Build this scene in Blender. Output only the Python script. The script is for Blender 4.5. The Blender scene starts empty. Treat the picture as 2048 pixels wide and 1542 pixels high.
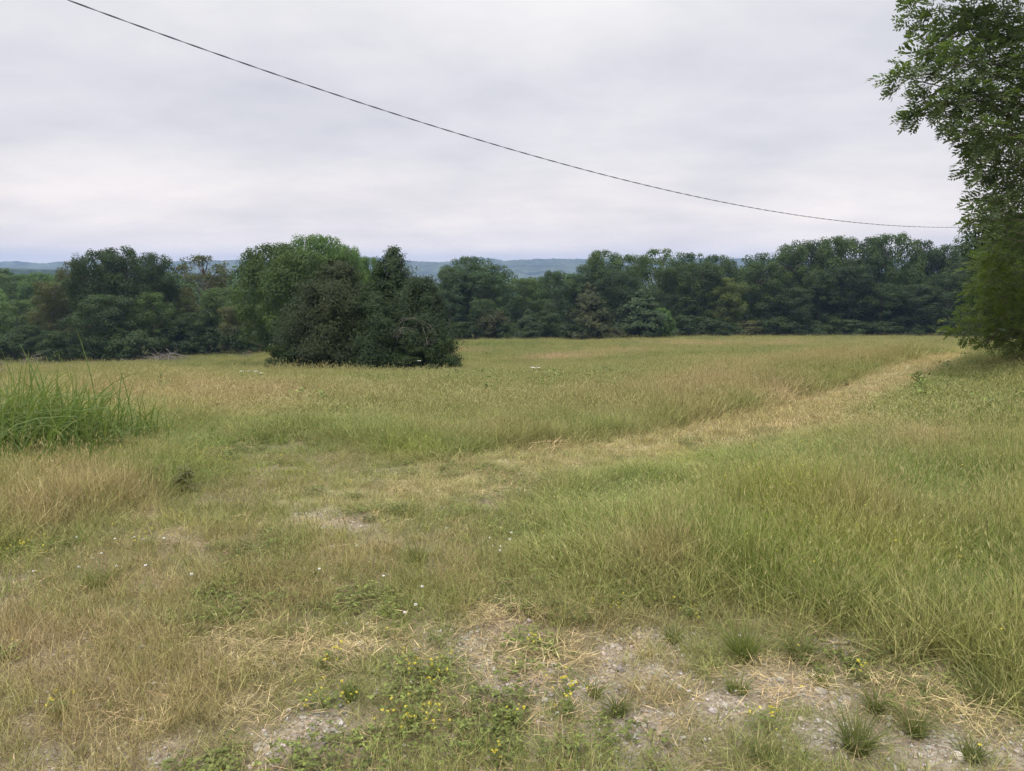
import bpy, math, numpy as np
from mathutils import Vector

rng = np.random.default_rng(7)
scene = bpy.context.scene
COL = scene.collection
R = math.radians

# ------------------------------------------------------------------ camera model
EYE = 1.65
FPX, CX, CY, HOR = 1490.0, 1024.0, 771.0, 540.0
PITCH = math.atan((CY - HOR) / FPX)
cp, sp = math.cos(PITCH), math.sin(PITCH)


def ray(px, py):
    a, b = (px - CX) / FPX, (CY - py) / FPX
    return np.array([a, cp + b * sp, -sp + b * cp])


def at(px, py, Y):
    """World point on the sight line of a photo pixel at forward distance Y."""
    d = ray(px, py)
    return np.array([0, 0, EYE]) + d * (Y / d[1])


# ------------------------------------------------------------------ numpy noise
def _h(ix, iy, s):
    n = (ix.astype(np.int64) * 374761393 + iy.astype(np.int64) * 668265263 + s * 1442695041) & 0x7FFFFFFF
    n = ((n ^ (n >> 13)) * 1274126177) & 0x7FFFFFFF
    return ((n ^ (n >> 16)) & 0xFFFF) / 65535.0


def vn(x, y, s=0):
    x = np.asarray(x, float); y = np.asarray(y, float)
    ix, iy = np.floor(x), np.floor(y)
    fx, fy = x - ix, y - iy
    fx, fy = fx * fx * (3 - 2 * fx), fy * fy * (3 - 2 * fy)
    a, b = _h(ix, iy, s), _h(ix + 1, iy, s)
    c, d = _h(ix, iy + 1, s), _h(ix + 1, iy + 1, s)
    return (a * (1 - fx) + b * fx) * (1 - fy) + (c * (1 - fx) + d * fx) * fy


def fbm(x, y, s=0, o=4):
    t, a, n = 0, 0.5, 0
    for k in range(o):
        t = t + a * vn(x * 2 ** k, y * 2 ** k, s + k * 17); n += a; a *= 0.5
    return t / n


def sst(a, b, x):
    t = np.clip((x - a) / (b - a), 0, 1)
    return t * t * (3 - 2 * t)


# ------------------------------------------------------------------ terrain
_ys = np.array([-100, 0, 5, 10, 15, 25, 40, 60, 80, 100, 125, 160, 220, 350, 600, 1000, 1700.])
_zs = np.array([0.3, 0, -0.18, -0.5, -0.92, -1.85, -3.3, -5.0, -6.3, -7.5, -9.0, -11, -15, -23, -36, -46, -50.])


def zbase(y):
    return np.interp(y, _ys, _zs)


_anch = []   # (x, y, z)
for px, py, Y in [(560, 762, 36), (720, 760, 36), (900, 758, 36), (1000, 679, 112), (1200, 677, 114), (1400, 673, 120), (1800, 671, 122), (2050, 676, 116),
                  (30, 727, 88), (250, 722, 86), (450, 713, 90), (1890, 716, 24), (2150, 726, 18), (1700, 795, 15.5), (0, 756, 45), (-350, 735, 80), (2500, 690, 100)]:
    p = at(px, py, Y); _anch.append((p[0], p[1], p[2]))
for x, y in [(0, 0), (-6, 0), (6, 0), (-3, 4), (3, 4), (-7, 8), (7, 8), (0, 9), (0, 18), (-15, 20), (-60, 200), (60, 200), (0, 220), (0, 400), (300, 400), (-300, 400), (0, 1000), (700, 1000), (-700, 1000), (30, 0), (-30, 0)]:
    _anch.append((x, y, float(zbase(y))))
_anch = np.array(_anch)


def _uv(x, y):
    y = np.maximum(y, 0)
    return np.asarray(x) / (y + 12), np.log(y + 12) * 1.2


def _fit():
    u, v = _uv(_anch[:, 0], _anch[:, 1])
    r = _anch[:, 2] - zbase(_anch[:, 1])
    sc = (_anch[:, 1] + 12)           # residuals as slopes: keeps the fit even over distance
    A = np.exp(-(((u[:, None] - u[None]) ** 2 + (v[:, None] - v[None]) ** 2) / 0.32))
    w = np.linalg.solve(A + 0.02 * np.eye(len(u)), r / sc)
    return u, v, w


_fu, _fv, _fw = _fit()


def zt(x, y):
    x = np.asarray(x, float); y = np.asarray(y, float)
    sh = np.broadcast(x, y).shape
    xf, yf = np.broadcast_to(x, sh).ravel(), np.broadcast_to(y, sh).ravel()
    out = np.empty(xf.size)
    for i in range(0, xf.size, 200000):
        a, b = xf[i:i + 200000], yf[i:i + 200000]
        u, v = _uv(a, b)
        K = np.exp(-(((u[:, None] - _fu[None]) ** 2 + (v[:, None] - _fv[None]) ** 2) / 0.32))
        z = zbase(b) + (K @ _fw) * (np.maximum(b, 0) + 12)
        z += 0.05 * (fbm(a * 1.3, b * 1.3, 3, 3) - 0.5) + 0.5 * (fbm(a * 0.06, b * 0.06, 5, 2) - 0.5) * sst(6, 40, b)
        # a low wooded ridge far out on the left
        z += 52 * np.exp(-((a + 800) / 420) ** 2 - ((b - 1150) / 300) ** 2)
        out[i:i + 200000] = z
    return out.reshape(sh)


def G(px, py):
    """Ground point under a photo pixel."""
    d = ray(px, py)
    t = np.geomspace(1.2, 1500, 3000)
    P = np.array([0, 0, EYE])[None] + d[None] * t[:, None]
    below = P[:, 2] < zt(P[:, 0], P[:, 1])
    k = int(np.argmax(below)) if below.any() else len(t) - 1
    return P[k]


# ------------------------------------------------------------------ mesh helpers
def mesh(name, V, faces, attrs=None, mat=None, smooth=False):
    V = np.asarray(V, np.float32)
    me = bpy.data.meshes.new(name)
    me.vertices.add(len(V)); me.vertices.foreach_set("co", V.ravel())
    if not isinstance(faces, list): faces = [faces]
    faces = [np.asarray(f, np.int32) for f in faces if len(f)]
    if faces:
        lv = np.concatenate([f.ravel() for f in faces])
        tot = np.concatenate([np.full(len(f), f.shape[1], np.int32) for f in faces])
        st = np.concatenate([[0], np.cumsum(tot)[:-1]]).astype(np.int32)
        me.loops.add(len(lv)); me.loops.foreach_set("vertex_index", lv)
        me.polygons.add(len(tot)); me.polygons.foreach_set("loop_start", st); me.polygons.foreach_set("loop_total", tot)
        if smooth: me.polygons.foreach_set("use_smooth", np.ones(len(tot), bool))
    for k, d in (attrs or {}).items():
        d = np.asarray(d, np.float32)
        if d.ndim == 1:
            a = me.attributes.new(k, 'FLOAT', 'POINT'); a.data.foreach_set("value", d)
        elif d.shape[1] == 4:
            a = me.attributes.new(k, 'FLOAT_COLOR', 'POINT'); a.data.foreach_set("color", d.ravel())
        else:
            a = me.attributes.new(k, 'FLOAT_VECTOR', 'POINT'); a.data.foreach_set("vector", d.ravel())
    if mat: me.materials.append(mat)
    me.update(); me.validate()
    return me


def link(name, me, parent=None, loc=(0, 0, 0)):
    o = bpy.data.objects.new(name, me); COL.objects.link(o)
    o.location = loc
    if parent: o.parent = parent
    return o


def tag(o, label=None, cat=None, group=None, kind=None):
    if label: o["label"] = label
    if cat: o["category"] = cat
    if group: o["group"] = group
    if kind: o["kind"] = kind
    return o


class MB:
    """Collects tubes and cards into one mesh."""
    def __init__(s): s.V, s.F, s.n = [], {3: [], 4: []}, 0

    def add(s, V, F):
        F = np.asarray(F)
        s.V.append(np.asarray(V, float)); s.F[F.shape[1]].append(F + s.n); s.n += len(V)

    def tube(s, P, rad, k=6):
        P = np.asarray(P, float); rad = np.broadcast_to(np.asarray(rad, float), (len(P),))
        T = np.gradient(P, axis=0); T /= np.linalg.norm(T, axis=1)[:, None] + 1e-9
        ref = np.array([0.31, 0.95, 0.05]) if abs(T[0, 2]) > 0.7 else np.array([0, 0, 1.0])
        A = np.cross(T, ref); A /= np.linalg.norm(A, axis=1)[:, None] + 1e-9
        B = np.cross(T, A)
        an = np.arange(k) / k * 2 * np.pi
        V = P[:, None] + rad[:, None, None] * (np.cos(an)[None, :, None] * A[:, None] + np.sin(an)[None, :, None] * B[:, None])
        i, j = np.meshgrid(np.arange(len(P) - 1), np.arange(k), indexing='ij')
        a = i * k + j; b = i * k + (j + 1) % k
        s.add(V.reshape(-1, 3), np.stack([a, b, b + k, a + k], -1).reshape(-1, 4))

    def mesh(s, name, mat, smooth=True, attrs=None):
        return mesh(name, np.concatenate(s.V), [np.concatenate(s.F[k]) for k in (3, 4) if s.F[k]], attrs, mat, smooth)


def unit(v): return v / (np.linalg.norm(v, axis=-1, keepdims=True) + 1e-9)


def rdir(n, r=rng):
    return unit(r.normal(size=(n, 3)))


def cards(C, N, L, W, r=rng, A=None, fold=0.25):
    """Folded leaf-shaped quads: centre C, normal N, half length L, half width W."""
    n = len(C)
    if A is None: A = np.cross(N, rdir(n, r))
    else: A = A - N * np.sum(A * N, -1, keepdims=True)
    A = unit(A); B = np.cross(N, A)
    L = np.broadcast_to(L, (n,))[:, None]; W = np.broadcast_to(W, (n,))[:, None]
    V = np.stack([C - A * L, C + B * W + N * W * fold - A * L * .15, C + A * L, C - B * W + N * W * fold - A * L * .15], 1).reshape(-1, 3)
    F = np.arange(n * 4).reshape(-1, 4)
    return V, F


# ------------------------------------------------------------------ materials
def nodes(name):
    m = bpy.data.materials.new(name); m.use_nodes = True
    nt = m.node_tree; nt.nodes.clear()
    return m, nt, nt.nodes.new, nt.links.new


def leaf_material(name, tint=(1, 1, 1), trans=0.3, use_obj=True, col=(0.06, 0.1, 0.035), warm=(1.35, 1.15, 0.75), rough=0.55):
    m, nt, N, Lk = nodes(name)
    out = N('ShaderNodeOutputMaterial')
    if use_obj:
        oi = N('ShaderNodeObjectInfo'); base = oi.outputs['Color']
    else:
        c = N('ShaderNodeRGB'); c.outputs[0].default_value = (*col, 1); base = c.outputs[0]
    at_ = N('ShaderNodeAttribute'); at_.attribute_name = 'lv'
    w = N('ShaderNodeVectorMath'); w.operation = 'MULTIPLY'; w.inputs[1].default_value = warm; Lk(base, w.inputs[0])
    mx = N('ShaderNodeMix'); mx.data_type = 'RGBA'; Lk(at_.outputs['Fac'], mx.inputs[0]); Lk(base, mx.inputs[6]); Lk(w.outputs[0], mx.inputs[7])
    p = N('ShaderNodeBsdfPrincipled'); p.inputs['Roughness'].default_value = rough + .15; p.inputs['Specular IOR Level'].default_value = 0.15
    Lk(mx.outputs[2], p.inputs['Base Color'])
    t = N('ShaderNodeBsdfTranslucent')
    tc = N('ShaderNodeVectorMath'); tc.operation = 'MULTIPLY'; tc.inputs[1].default_value = (1.3, 1.5, 0.7); Lk(mx.outputs[2], tc.inputs[0]); Lk(tc.outputs[0], t.inputs['Color'])
    ms = N('ShaderNodeMixShader'); ms.inputs[0].default_value = trans
    Lk(p.outputs[0], ms.inputs[1]); Lk(t.outputs[0], ms.inputs[2]); Lk(ms.outputs[0], out.inputs[0])
    return m


def grass_material(name, trans=0.24, head=(0.50, 0.42, 0.22)):
    """Blade colour comes from the tuft's own tint, varied from blade to blade; seed heads are straw coloured."""
    m, nt, N, Lk = nodes(name)
    out = N('ShaderNodeOutputMaterial')
    ti = N('ShaderNodeAttribute'); ti.attribute_type = 'INSTANCER'; ti.attribute_name = 'tint'
    bv = N('ShaderNodeAttribute'); bv.attribute_name = 'bv'
    hd = N('ShaderNodeAttribute'); hd.attribute_name = 'hd'
    dry = N('ShaderNodeMix'); dry.data_type = 'RGBA'
    mr = N('ShaderNodeMapRange'); mr.inputs[1].default_value = 0.62; mr.inputs[2].default_value = 1.0; mr.inputs[4].default_value = 0.8
    Lk(bv.outputs['Fac'], mr.inputs[0]); Lk(mr.outputs[0], dry.inputs[0])
    Lk(ti.outputs['Color'], dry.inputs[6]); dry.inputs[7].default_value = (0.40, 0.325, 0.155, 1)
    br = N('ShaderNodeMapRange'); br.inputs[3].default_value = 0.38; br.inputs[4].default_value = 1.6
    fr = N('ShaderNodeMath'); fr.operation = 'FRACT'
    ml = N('ShaderNodeMath'); ml.operation = 'MULTIPLY'; ml.inputs[1].default_value = 7.31
    Lk(bv.outputs['Fac'], ml.inputs[0]); Lk(ml.outputs[0], fr.inputs[0]); Lk(fr.outputs[0], br.inputs[0])
    sc = N('ShaderNodeVectorMath'); sc.operation = 'SCALE'; Lk(dry.outputs[2], sc.inputs[0]); Lk(br.outputs[0], sc.inputs['Scale'])
    hm = N('ShaderNodeMix'); hm.data_type = 'RGBA'; Lk(hd.outputs['Fac'], hm.inputs[0]); Lk(sc.outputs[0], hm.inputs[6])
    hc = N('ShaderNodeMix'); hc.data_type = 'RGBA'; hc.inputs[0].default_value = 0.5
    Lk(ti.outputs['Color'], hc.inputs[6]); hc.inputs[7].default_value = (*head, 1); Lk(hc.outputs[2], hm.inputs[7])
    p = N('ShaderNodeBsdfPrincipled'); p.inputs['Roughness'].default_value = 0.6; p.inputs['Specular IOR Level'].default_value = 0.25
    Lk(hm.outputs[2], p.inputs['Base Color'])
    t = N('ShaderNodeBsdfTranslucent'); Lk(hm.outputs[2], t.inputs['Color'])
    ms = N('ShaderNodeMixShader'); ms.inputs[0].default_value = trans
    Lk(p.outputs[0], ms.inputs[1]); Lk(t.outputs[0], ms.inputs[2]); Lk(ms.outputs[0], out.inputs[0])
    return m


def noise_material(name, c1, c2, scale=6.0, rough=0.9, detail=6, stretch=None, bump=0.0):
    m, nt, N, Lk = nodes(name)
    out = N('ShaderNodeOutputMaterial')
    tc = N('ShaderNodeTexCoord'); mp = N('ShaderNodeMapping'); Lk(tc.outputs['Object'], mp.inputs[0])
    if stretch: mp.inputs['Scale'].default_value = stretch
    n = N('ShaderNodeTexNoise'); n.inputs['Scale'].default_value = scale; n.inputs['Detail'].default_value = detail; Lk(mp.outputs[0], n.inputs['Vector'])
    r = N('ShaderNodeValToRGB'); r.color_ramp.elements[0].position = 0.35; r.color_ramp.elements[1].position = 0.65
    r.color_ramp.elements[0].color = (*c1, 1); r.color_ramp.elements[1].color = (*c2, 1)
    Lk(n.outputs['Fac'], r.inputs[0])
    p = N('ShaderNodeBsdfPrincipled'); p.inputs['Roughness'].default_value = rough; p.inputs['Specular IOR Level'].default_value = 0.2
    Lk(r.outputs[0], p.inputs['Base Color'])
    if bump:
        b = N('ShaderNodeBump'); b.inputs['Strength'].default_value = bump; b.inputs['Distance'].default_value = 0.02
        Lk(n.outputs['Fac'], b.inputs['Height']); Lk(b.outputs[0], p.inputs['Normal'])
    Lk(p.outputs[0], out.inputs[0])
    return m


M_LEAF = leaf_material('broad_leaves')
M_CEDAR = leaf_material('cedar_needles', trans=0.12, warm=(1.3, 1.12, 0.8))
M_WALNUT = leaf_material('walnut_leaves', trans=0.38, warm=(1.5, 1.35, 0.8), rough=0.45)
M_BARK = noise_material('grey_bark', (0.06, 0.05, 0.04), (0.16, 0.14, 0.115), 9, stretch=(1, 1, .25), bump=.5)
M_DEAD = noise_material('weathered_dead_wood', (0.22, 0.19, 0.165), (0.36, 0.32, 0.28), 12)
M_BRUSH = noise_material('old_brush', (0.10, 0.085, 0.075), (0.19, 0.165, 0.145), 8)
M_STICK = noise_material('dry_stick_bark', (0.25, 0.18, 0.12), (0.45, 0.36, 0.26), 30)
M_GRASS = grass_material('meadow_blades')
M_SHORT = grass_material('short_blades', head=(0.3, 0.23, 0.12))
M_STONE = noise_material('pale_limestone', (0.27, 0.245, 0.215), (0.48, 0.45, 0.41), 14, bump=.4)
M_WIRE = noise_material('weathered_cable_jacket', (0.11, 0.115, 0.15), (0.16, 0.165, 0.20), 3, rough=0.5)


# ------------------------------------------------------------------ where the meadow is tall, short, tan, green or bare (all in ground metres)
def ell(px, py, rx, ry):
    c = G(px, py); d = math.hypot(c[0], c[1])
    y1, y0 = G(px, py - ry)[1], G(px, py + ry)[1]
    return (c[0], c[1], rx * c[1] / FPX, max(0.5 * (y1 - y0), 0.05), c[0] / c[1])


def ell_w(E, x, y):
    w = np.zeros(np.shape(x))
    for (cx, cy, rx, ry, sl) in E:
        dy = y - cy; dx = x - cx - sl * dy
        w = np.maximum(w, np.exp(-(dx / rx) ** 2 - (dy / ry) ** 2))
    return w


P_GRAVEL = [ell(*e) for e in [(960, 1330, 110, 26), (1120, 1360, 90, 24), (915, 1290, 90, 34), (1245, 1320, 40, 60), (1330, 1345, 60, 30), (1570, 1375, 110, 42), (1660, 1395, 80, 30), (640, 1470, 70, 40), (570, 1500, 60, 34),
                              (1000, 1380, 60, 45), (1080, 1400, 50, 25), (1180, 1400, 90, 45), (1270, 1480, 110, 60), (1700, 1480, 90, 40), (1900, 1490, 110, 40), (2010, 1500, 80, 50), (320, 1510, 60, 40),
                              (1290, 1270, 30, 20), (640, 1030, 45, 12), (700, 1050, 60, 14), (690, 1042, 50, 10), (1340, 1290, 60, 20), (1690, 1300, 60, 25), (100, 1540, 70, 30), (1480, 1420, 80, 40), (1870, 1350, 40, 18)]]
P_DIRT = [ell(*e) for e in [(1065, 1268, 60, 20), (745, 968, 26, 6), (950, 1005, 50, 8), (690, 1045, 70, 14), (1010, 1250, 60, 25), (700, 1310, 110, 20), (370, 1085, 60, 12), (1880, 1355, 50, 16), (470, 1290, 60, 16)]]
P_STRAW = [ell(*e) for e in [(1085, 1332, 140, 26), (1700, 1390, 150, 18), (1860, 1408, 100, 14), (1980, 1438, 110, 18), (2080, 1460, 90, 20), (450, 1280, 80, 24), (380, 1285, 120, 22), (700, 1320, 140, 22), (520, 1330, 70, 30),
                             (640, 1340, 60, 24), (230, 1030, 90, 12), (1000, 1235, 70, 28), (900, 990, 90, 12), (480, 1430, 60, 30), (1560, 1350, 80, 16)]]
P_TAN = [ell(*e) for e in [(60, 1290, 120, 80), (200, 1300, 220, 90), (420, 1360, 160, 70), (150, 1460, 200, 60), (150, 1000, 130, 50), (80, 1040, 100, 40), (270, 1000, 60, 35), (300, 800, 160, 16), (520, 803, 180, 22), (820, 800, 260, 26), (1100, 812, 330, 34), (1330, 800, 170, 24), (1430, 785, 90, 16),
                           (1010, 1240, 80, 40), (900, 705, 70, 4), (1130, 718, 110, 5), (1240, 705, 80, 4), (1400, 690, 120, 4), (1560, 735, 120, 6), (1700, 730, 80, 5), (1560, 690, 80, 3), (1640, 850, 160, 24), (700, 1120, 140, 50), (900, 1150, 120, 40), (300, 1180, 180, 50),
                           (1830, 900, 120, 30), (1720, 1080, 120, 30), (1300, 1150, 100, 30), (560, 1200, 140, 50), (380, 780, 80, 10), (250, 1400, 200, 60), (1000, 880, 160, 20)]]
P_PINK = [ell(*e) for e in [(430, 797, 60, 10), (560, 795, 70, 10), (850, 788, 140, 14), (1300, 790, 140, 16), (1420, 782, 80, 14), (1130, 790, 100, 14), (1560, 800, 60, 12), (1120, 716, 60, 4), (60, 1300, 90, 70)]]
P_GREEN = [ell(*e) for e in [(800, 905, 110, 26), (620, 880, 120, 24), (700, 860, 120, 18), (560, 850, 80, 14), (900, 760, 220, 18), (1080, 758, 160, 18), (1210, 750, 120, 14), (700, 757, 200, 14), (1000, 690, 100, 6), (1600, 700, 140, 6), (1480, 720, 120, 6), (1250, 725, 100, 5),
                             (1480, 755, 100, 8), (1700, 745, 100, 8), (420, 900, 120, 40), (1150, 1080, 120, 40), (1240, 1010, 90, 30), (1500, 1100, 140, 50), (1850, 1000, 160, 60), (1950, 1200, 120, 100), (820, 1130, 60, 40), (1850, 760, 160, 40), (1980, 820, 140, 50), (1750, 960, 160, 40), (200, 1160, 90, 26), (400, 1010, 90, 20), (60, 745, 120, 6), (400, 750, 160, 12)]]
P_YEL = [ell(*e) for e in [(820, 912, 60, 14), (340, 1060, 110, 22), (580, 955, 120, 30), (60, 1105, 70, 18), (430, 930, 90, 20), (1640, 1120, 160, 60), (1800, 1160, 140, 50), (1560, 1060, 110, 50), (1350, 920, 110, 26), (1560, 1010, 120, 60)]]
P_WORN = [ell(*e) for e in [(1080, 1370, 330, 110), (1650, 1400, 330, 70), (1250, 1460, 500, 80), (1850, 1480, 300, 70), (600, 1470, 250, 60)]]
P_LEAN = [ell(*e) for e in [(1570, 1040, 130, 50), (1480, 985, 60, 24), (1120, 990, 40, 16), (1800, 1010, 60, 20)]]
TRACK = np.array([G(*p)[:2] for p in [(2000, 702), (1890, 717), (1800, 748), (1720, 785), (1600, 828), (1480, 858), (1330, 893), (1180, 915), (1050, 935), (900, 965), (760, 1010), (600, 1060), (440, 1110)]])
SHORT = np.array([G(*p)[:2] for p in [(-500, 1700), (-500, 1240), (-100, 1150), (100, 1075), (280, 1040), (400, 965), (470, 905), (600, 880), (720, 915), (860, 945), (1000, 950), (1060, 985), (1000, 1030), (1010, 1120), (1120, 1215), (1400, 1250), (1680, 1285),
                                      (1850, 1355), (2000, 1430), (2350, 1500), (2350, 1700)]])


def track_d(x, y):
    best = np.full(np.shape(x), 1e9)
    for a, b in zip(TRACK[:-1], TRACK[1:]):
        d = b - a; t = np.clip(((x - a[0]) * d[0] + (y - a[1]) * d[1]) / (d @ d), 0, 1)
        best = np.minimum(best, np.hypot(x - a[0] - t * d[0], y - a[1] - t * d[1]))
    return best


def track_side(x, y):
    """+1 on the near (right-hand) side of the track, -1 on the far side"""
    q = np.interp(x, TRACK[::-1, 0], TRACK[::-1, 1])
    return np.where(y < q, 1.0, -1.0)


def poly_d(P, x, y):
    """signed distance to a polygon, negative inside"""
    x = np.asarray(x, float); y = np.asarray(y, float)
    ins = np.zeros(x.shape, bool); best = np.full(x.shape, 1e9)
    for a, b in zip(P, np.roll(P, -1, 0)):
        c = (a[1] > y) != (b[1] > y)
        with np.errstate(divide='ignore', invalid='ignore'):
            ins ^= c & (x < (b[0] - a[0]) * (y - a[1]) / (b[1] - a[1] + 1e-12) + a[0])
        d = b - a; t = np.clip(((x - a[0]) * d[0] + (y - a[1]) * d[1]) / (d @ d + 1e-12), 0, 1)
        best = np.minimum(best, np.hypot(x - a[0] - t * d[0], y - a[1] - t * d[1]))
    return np.where(ins, -best, best)


def fields(x, y):
    wx = x + 0.5 * (fbm(x * .9, y * .9, 31, 3) - .5); wy = y + 0.5 * (fbm(x * .9, y * .9, 41, 3) - .5)
    sd = poly_d(SHORT, wx, wy)
    tall = sst(-0.25, 0.55, sd)
    td = track_d(wx, wy)
    trk = 1 - sst(.50, 1.0, td)
    f = dict(side=track_side(wx, wy), tall=tall * (1 - trk), trk=trk * sst(3.5, 7, y), td=td)
    wx = x + 0.25 * (fbm(x * 2.2, y * 2.2, 51, 3) - .5); wy = y + 0.25 * (fbm(x * 2.2, y * 2.2, 61, 3) - .5)
    for k, E in (('gravel', P_GRAVEL), ('dirt', P_DIRT), ('straw', P_STRAW), ('tan', P_TAN), ('pink', P_PINK), ('green', P_GREEN), ('yel', P_YEL), ('worn', P_WORN)):
        f[k] = ell_w(E, wx, wy)
    return f


C_GREEN = np.array([0.158, 0.212, 0.045]); C_OLIVE = np.array([0.300, 0.300, 0.095]); C_TAN = np.array([0.45, 0.330, 0.175])
C_PINK = np.array([0.46, 0.325, 0.20]); C_YEL = np.array([0.26, 0.285, 0.05]); C_DARK = np.array([0.055, 0.085, 0.028]); C_STRAW = np.array([0.53, 0.44, 0.22])


def mixc(c, d, w): return c * (1 - w[:, None]) + d[None] * w[:, None]


def tint(x, y, f, r):
    n1 = fbm(x * .35, y * .35, 71, 4); n2 = fbm(x * 1.7, y * 1.7, 81, 3); n3 = r.random(len(x))
    n0 = fbm(x * .11, y * .09, 66, 3); g = np.clip(0.42 + 1.9 * (n1 - .5) + 1.5 * (n0 - .5) + 0.9 * (n2 - .5) + .4 * (n3 - .5), 0, 1)
    c = C_GREEN[None] * (1 - g[:, None]) + C_OLIVE[None] * g[:, None]
    c = mixc(c, C_TAN, np.clip(1.6 * (n2 - .52), 0, .45) * (r.random(len(x)) < .6))
    c = mixc(c, C_TAN, np.clip(f['tan'] * (0.58 + .7 * n2), 0, .85) * (r.random(len(x)) < .8))
    c = mixc(c, C_PINK, f['pink'] * .72)
    c = mixc(c, C_GREEN, np.clip(f['green'] * .9 + .16 * f['tall'] * (x > 0) * (f['side'] > 0) * sst(.5, 2, x) * (y < 22), 0, .92))
    c = mixc(c, C_YEL, f['yel'] * .5)
    nr = (1 - f['tall']) * (1 - sst(7, 13, y)); c = mixc(c, np.array([.27, .215, .115]), nr * np.clip(1.1 * (n2 - .42), 0, .4))
    c = mixc(c, C_STRAW, f['trk'] * (0.30 + .45 * (r.random(len(x)) < .75)) * sst(2.0, 9, y) * (.78 + .5 * sst(13, 22, y)))
    return c * (0.8 + .4 * r.random(len(x)))[:, None]


# ------------------------------------------------------------------ ground sheet
def ground():
    xs = np.sinh(np.linspace(-1, 1, 330) * 7.6) / np.sinh(7.6) * 4600
    xs = np.unique(np.concatenate([np.linspace(-7, 7, 150), xs[np.abs(xs) > 7.05]]))
    ys = np.unique(np.concatenate([np.linspace(-60, 1, 20), np.linspace(1.1, 12, 120), np.geomspace(12.1, 1750, 190)]))
    X, Y = np.meshgrid(xs, ys); x, y = X.ravel(), Y.ravel()
    z = zt(x, y)
    f = fields(x, y)
    ny, nx = X.shape
    i, j = np.meshgrid(np.arange(ny - 1), np.arange(nx - 1), indexing='ij')
    a = i * nx + j
    F = np.stack([a, a + 1, a + nx + 1, a + nx], -1).reshape(-1, 4)
    c = tint(x, y, f, np.random.default_rng(5)) * (0.27 + .45 * f['trk'][:, None]) + 0.13 * np.array([0.22, 0.17, 0.10])  # tint darkened: shade in the gaps between blades painted into the ground colour
    forest = sst(128, 150, y)[:, None]
    c = c * (1 - forest) + np.array([0.035, 0.05, 0.02]) * forest
    m, nt, N, Lk = nodes('soil_and_thatch')
    out = N('ShaderNodeOutputMaterial'); p = N('ShaderNodeBsdfPrincipled'); p.inputs['Roughness'].default_value = 0.95; p.inputs['Specular IOR Level'].default_value = 0.1
    tc = N('ShaderNodeTexCoord')
    a1 = N('ShaderNodeAttribute'); a1.attribute_name = 'shaded_cover'
    gr = N('ShaderNodeAttribute'); gr.attribute_name = 'gravel'
    di = N('ShaderNodeAttribute'); di.attribute_name = 'dirt'
    n = N('ShaderNodeTexNoise'); n.inputs['Scale'].default_value = 30; n.inputs['Detail'].default_value = 8; Lk(tc.outputs['Object'], n.inputs['Vector'])
    mr = N('ShaderNodeMapRange'); mr.inputs[1].default_value = .25; mr.inputs[2].default_value = .75; mr.inputs[3].default_value = .45; mr.inputs[4].default_value = 1.5; Lk(n.outputs['Fac'], mr.inputs[0])
    s = N('ShaderNodeVectorMath'); s.operation = 'SCALE'; Lk(a1.outputs['Color'], s.inputs[0]); Lk(mr.outputs[0], s.inputs['Scale'])
    # soil
    n2 = N('ShaderNodeTexNoise'); n2.inputs['Scale'].default_value = 60; n2.inputs['Detail'].default_value = 6; Lk(tc.outputs['Object'], n2.inputs['Vector'])
    r2 = N('ShaderNodeValToRGB'); r2.color_ramp.elements[0].color = (0.13, 0.095, 0.068, 1); r2.color_ramp.elements[1].color = (0.30, 0.235, 0.175, 1)
    r2.color_ramp.elements[0].position = .3; r2.color_ramp.elements[1].position = .7; Lk(n2.outputs['Fac'], r2.inputs[0])
    m1 = N('ShaderNodeMix'); m1.data_type = 'RGBA'; Lk(di.outputs['Fac'], m1.inputs[0]); Lk(s.outputs[0], m1.inputs[6]); Lk(r2.outputs[0], m1.inputs[7])
    # fine gravel
    v = N('ShaderNodeTexVoronoi'); v.inputs['Scale'].default_value = 75; Lk(tc.outputs['Object'], v.inputs['Vector'])
    r3 = N('ShaderNodeValToRGB'); r3.color_ramp.elements[0].color = (0.14, 0.108, 0.078, 1); r3.color_ramp.elements[1].color = (0.34, 0.295, 0.24, 1)
    sep = N('ShaderNodeSeparateColor'); Lk(v.outputs['Color'], sep.inputs[0]); Lk(sep.outputs[0], r3.inputs[0])
    m2 = N('ShaderNodeMix'); m2.data_type = 'RGBA'; Lk(gr.outputs['Fac'], m2.inputs[0]); Lk(m1.outputs[2], m2.inputs[6]); Lk(r3.outputs[0], m2.inputs[7])
    Lk(m2.outputs[2], p.inputs['Base Color'])
    b = N('ShaderNodeBump'); b.inputs['Strength'].default_value = .6; b.inputs['Distance'].default_value = .015; Lk(n2.outputs['Fac'], b.inputs['Height']); Lk(b.outputs[0], p.inputs['Normal'])
    Lk(p.outputs[0], out.inputs[0])
    near = 1 - sst(14, 24, y)
    c4 = np.concatenate([c, np.ones((len(c), 1))], 1)
    short = 1 - f['tall']
    me = mesh('ground', np.stack([x, y, z], 1), F, dict(shaded_cover=c4, gravel=np.clip(f['gravel'] * 1.1, 0, 1) * near, dirt=np.clip(np.maximum(f['dirt'], .45 * short * near), 0, 1)), m, True)
    tag(link('ground', me), 'sloping meadow ground with gravel and bare soil showing near the camera', 'ground', kind='structure')


ground()


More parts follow.
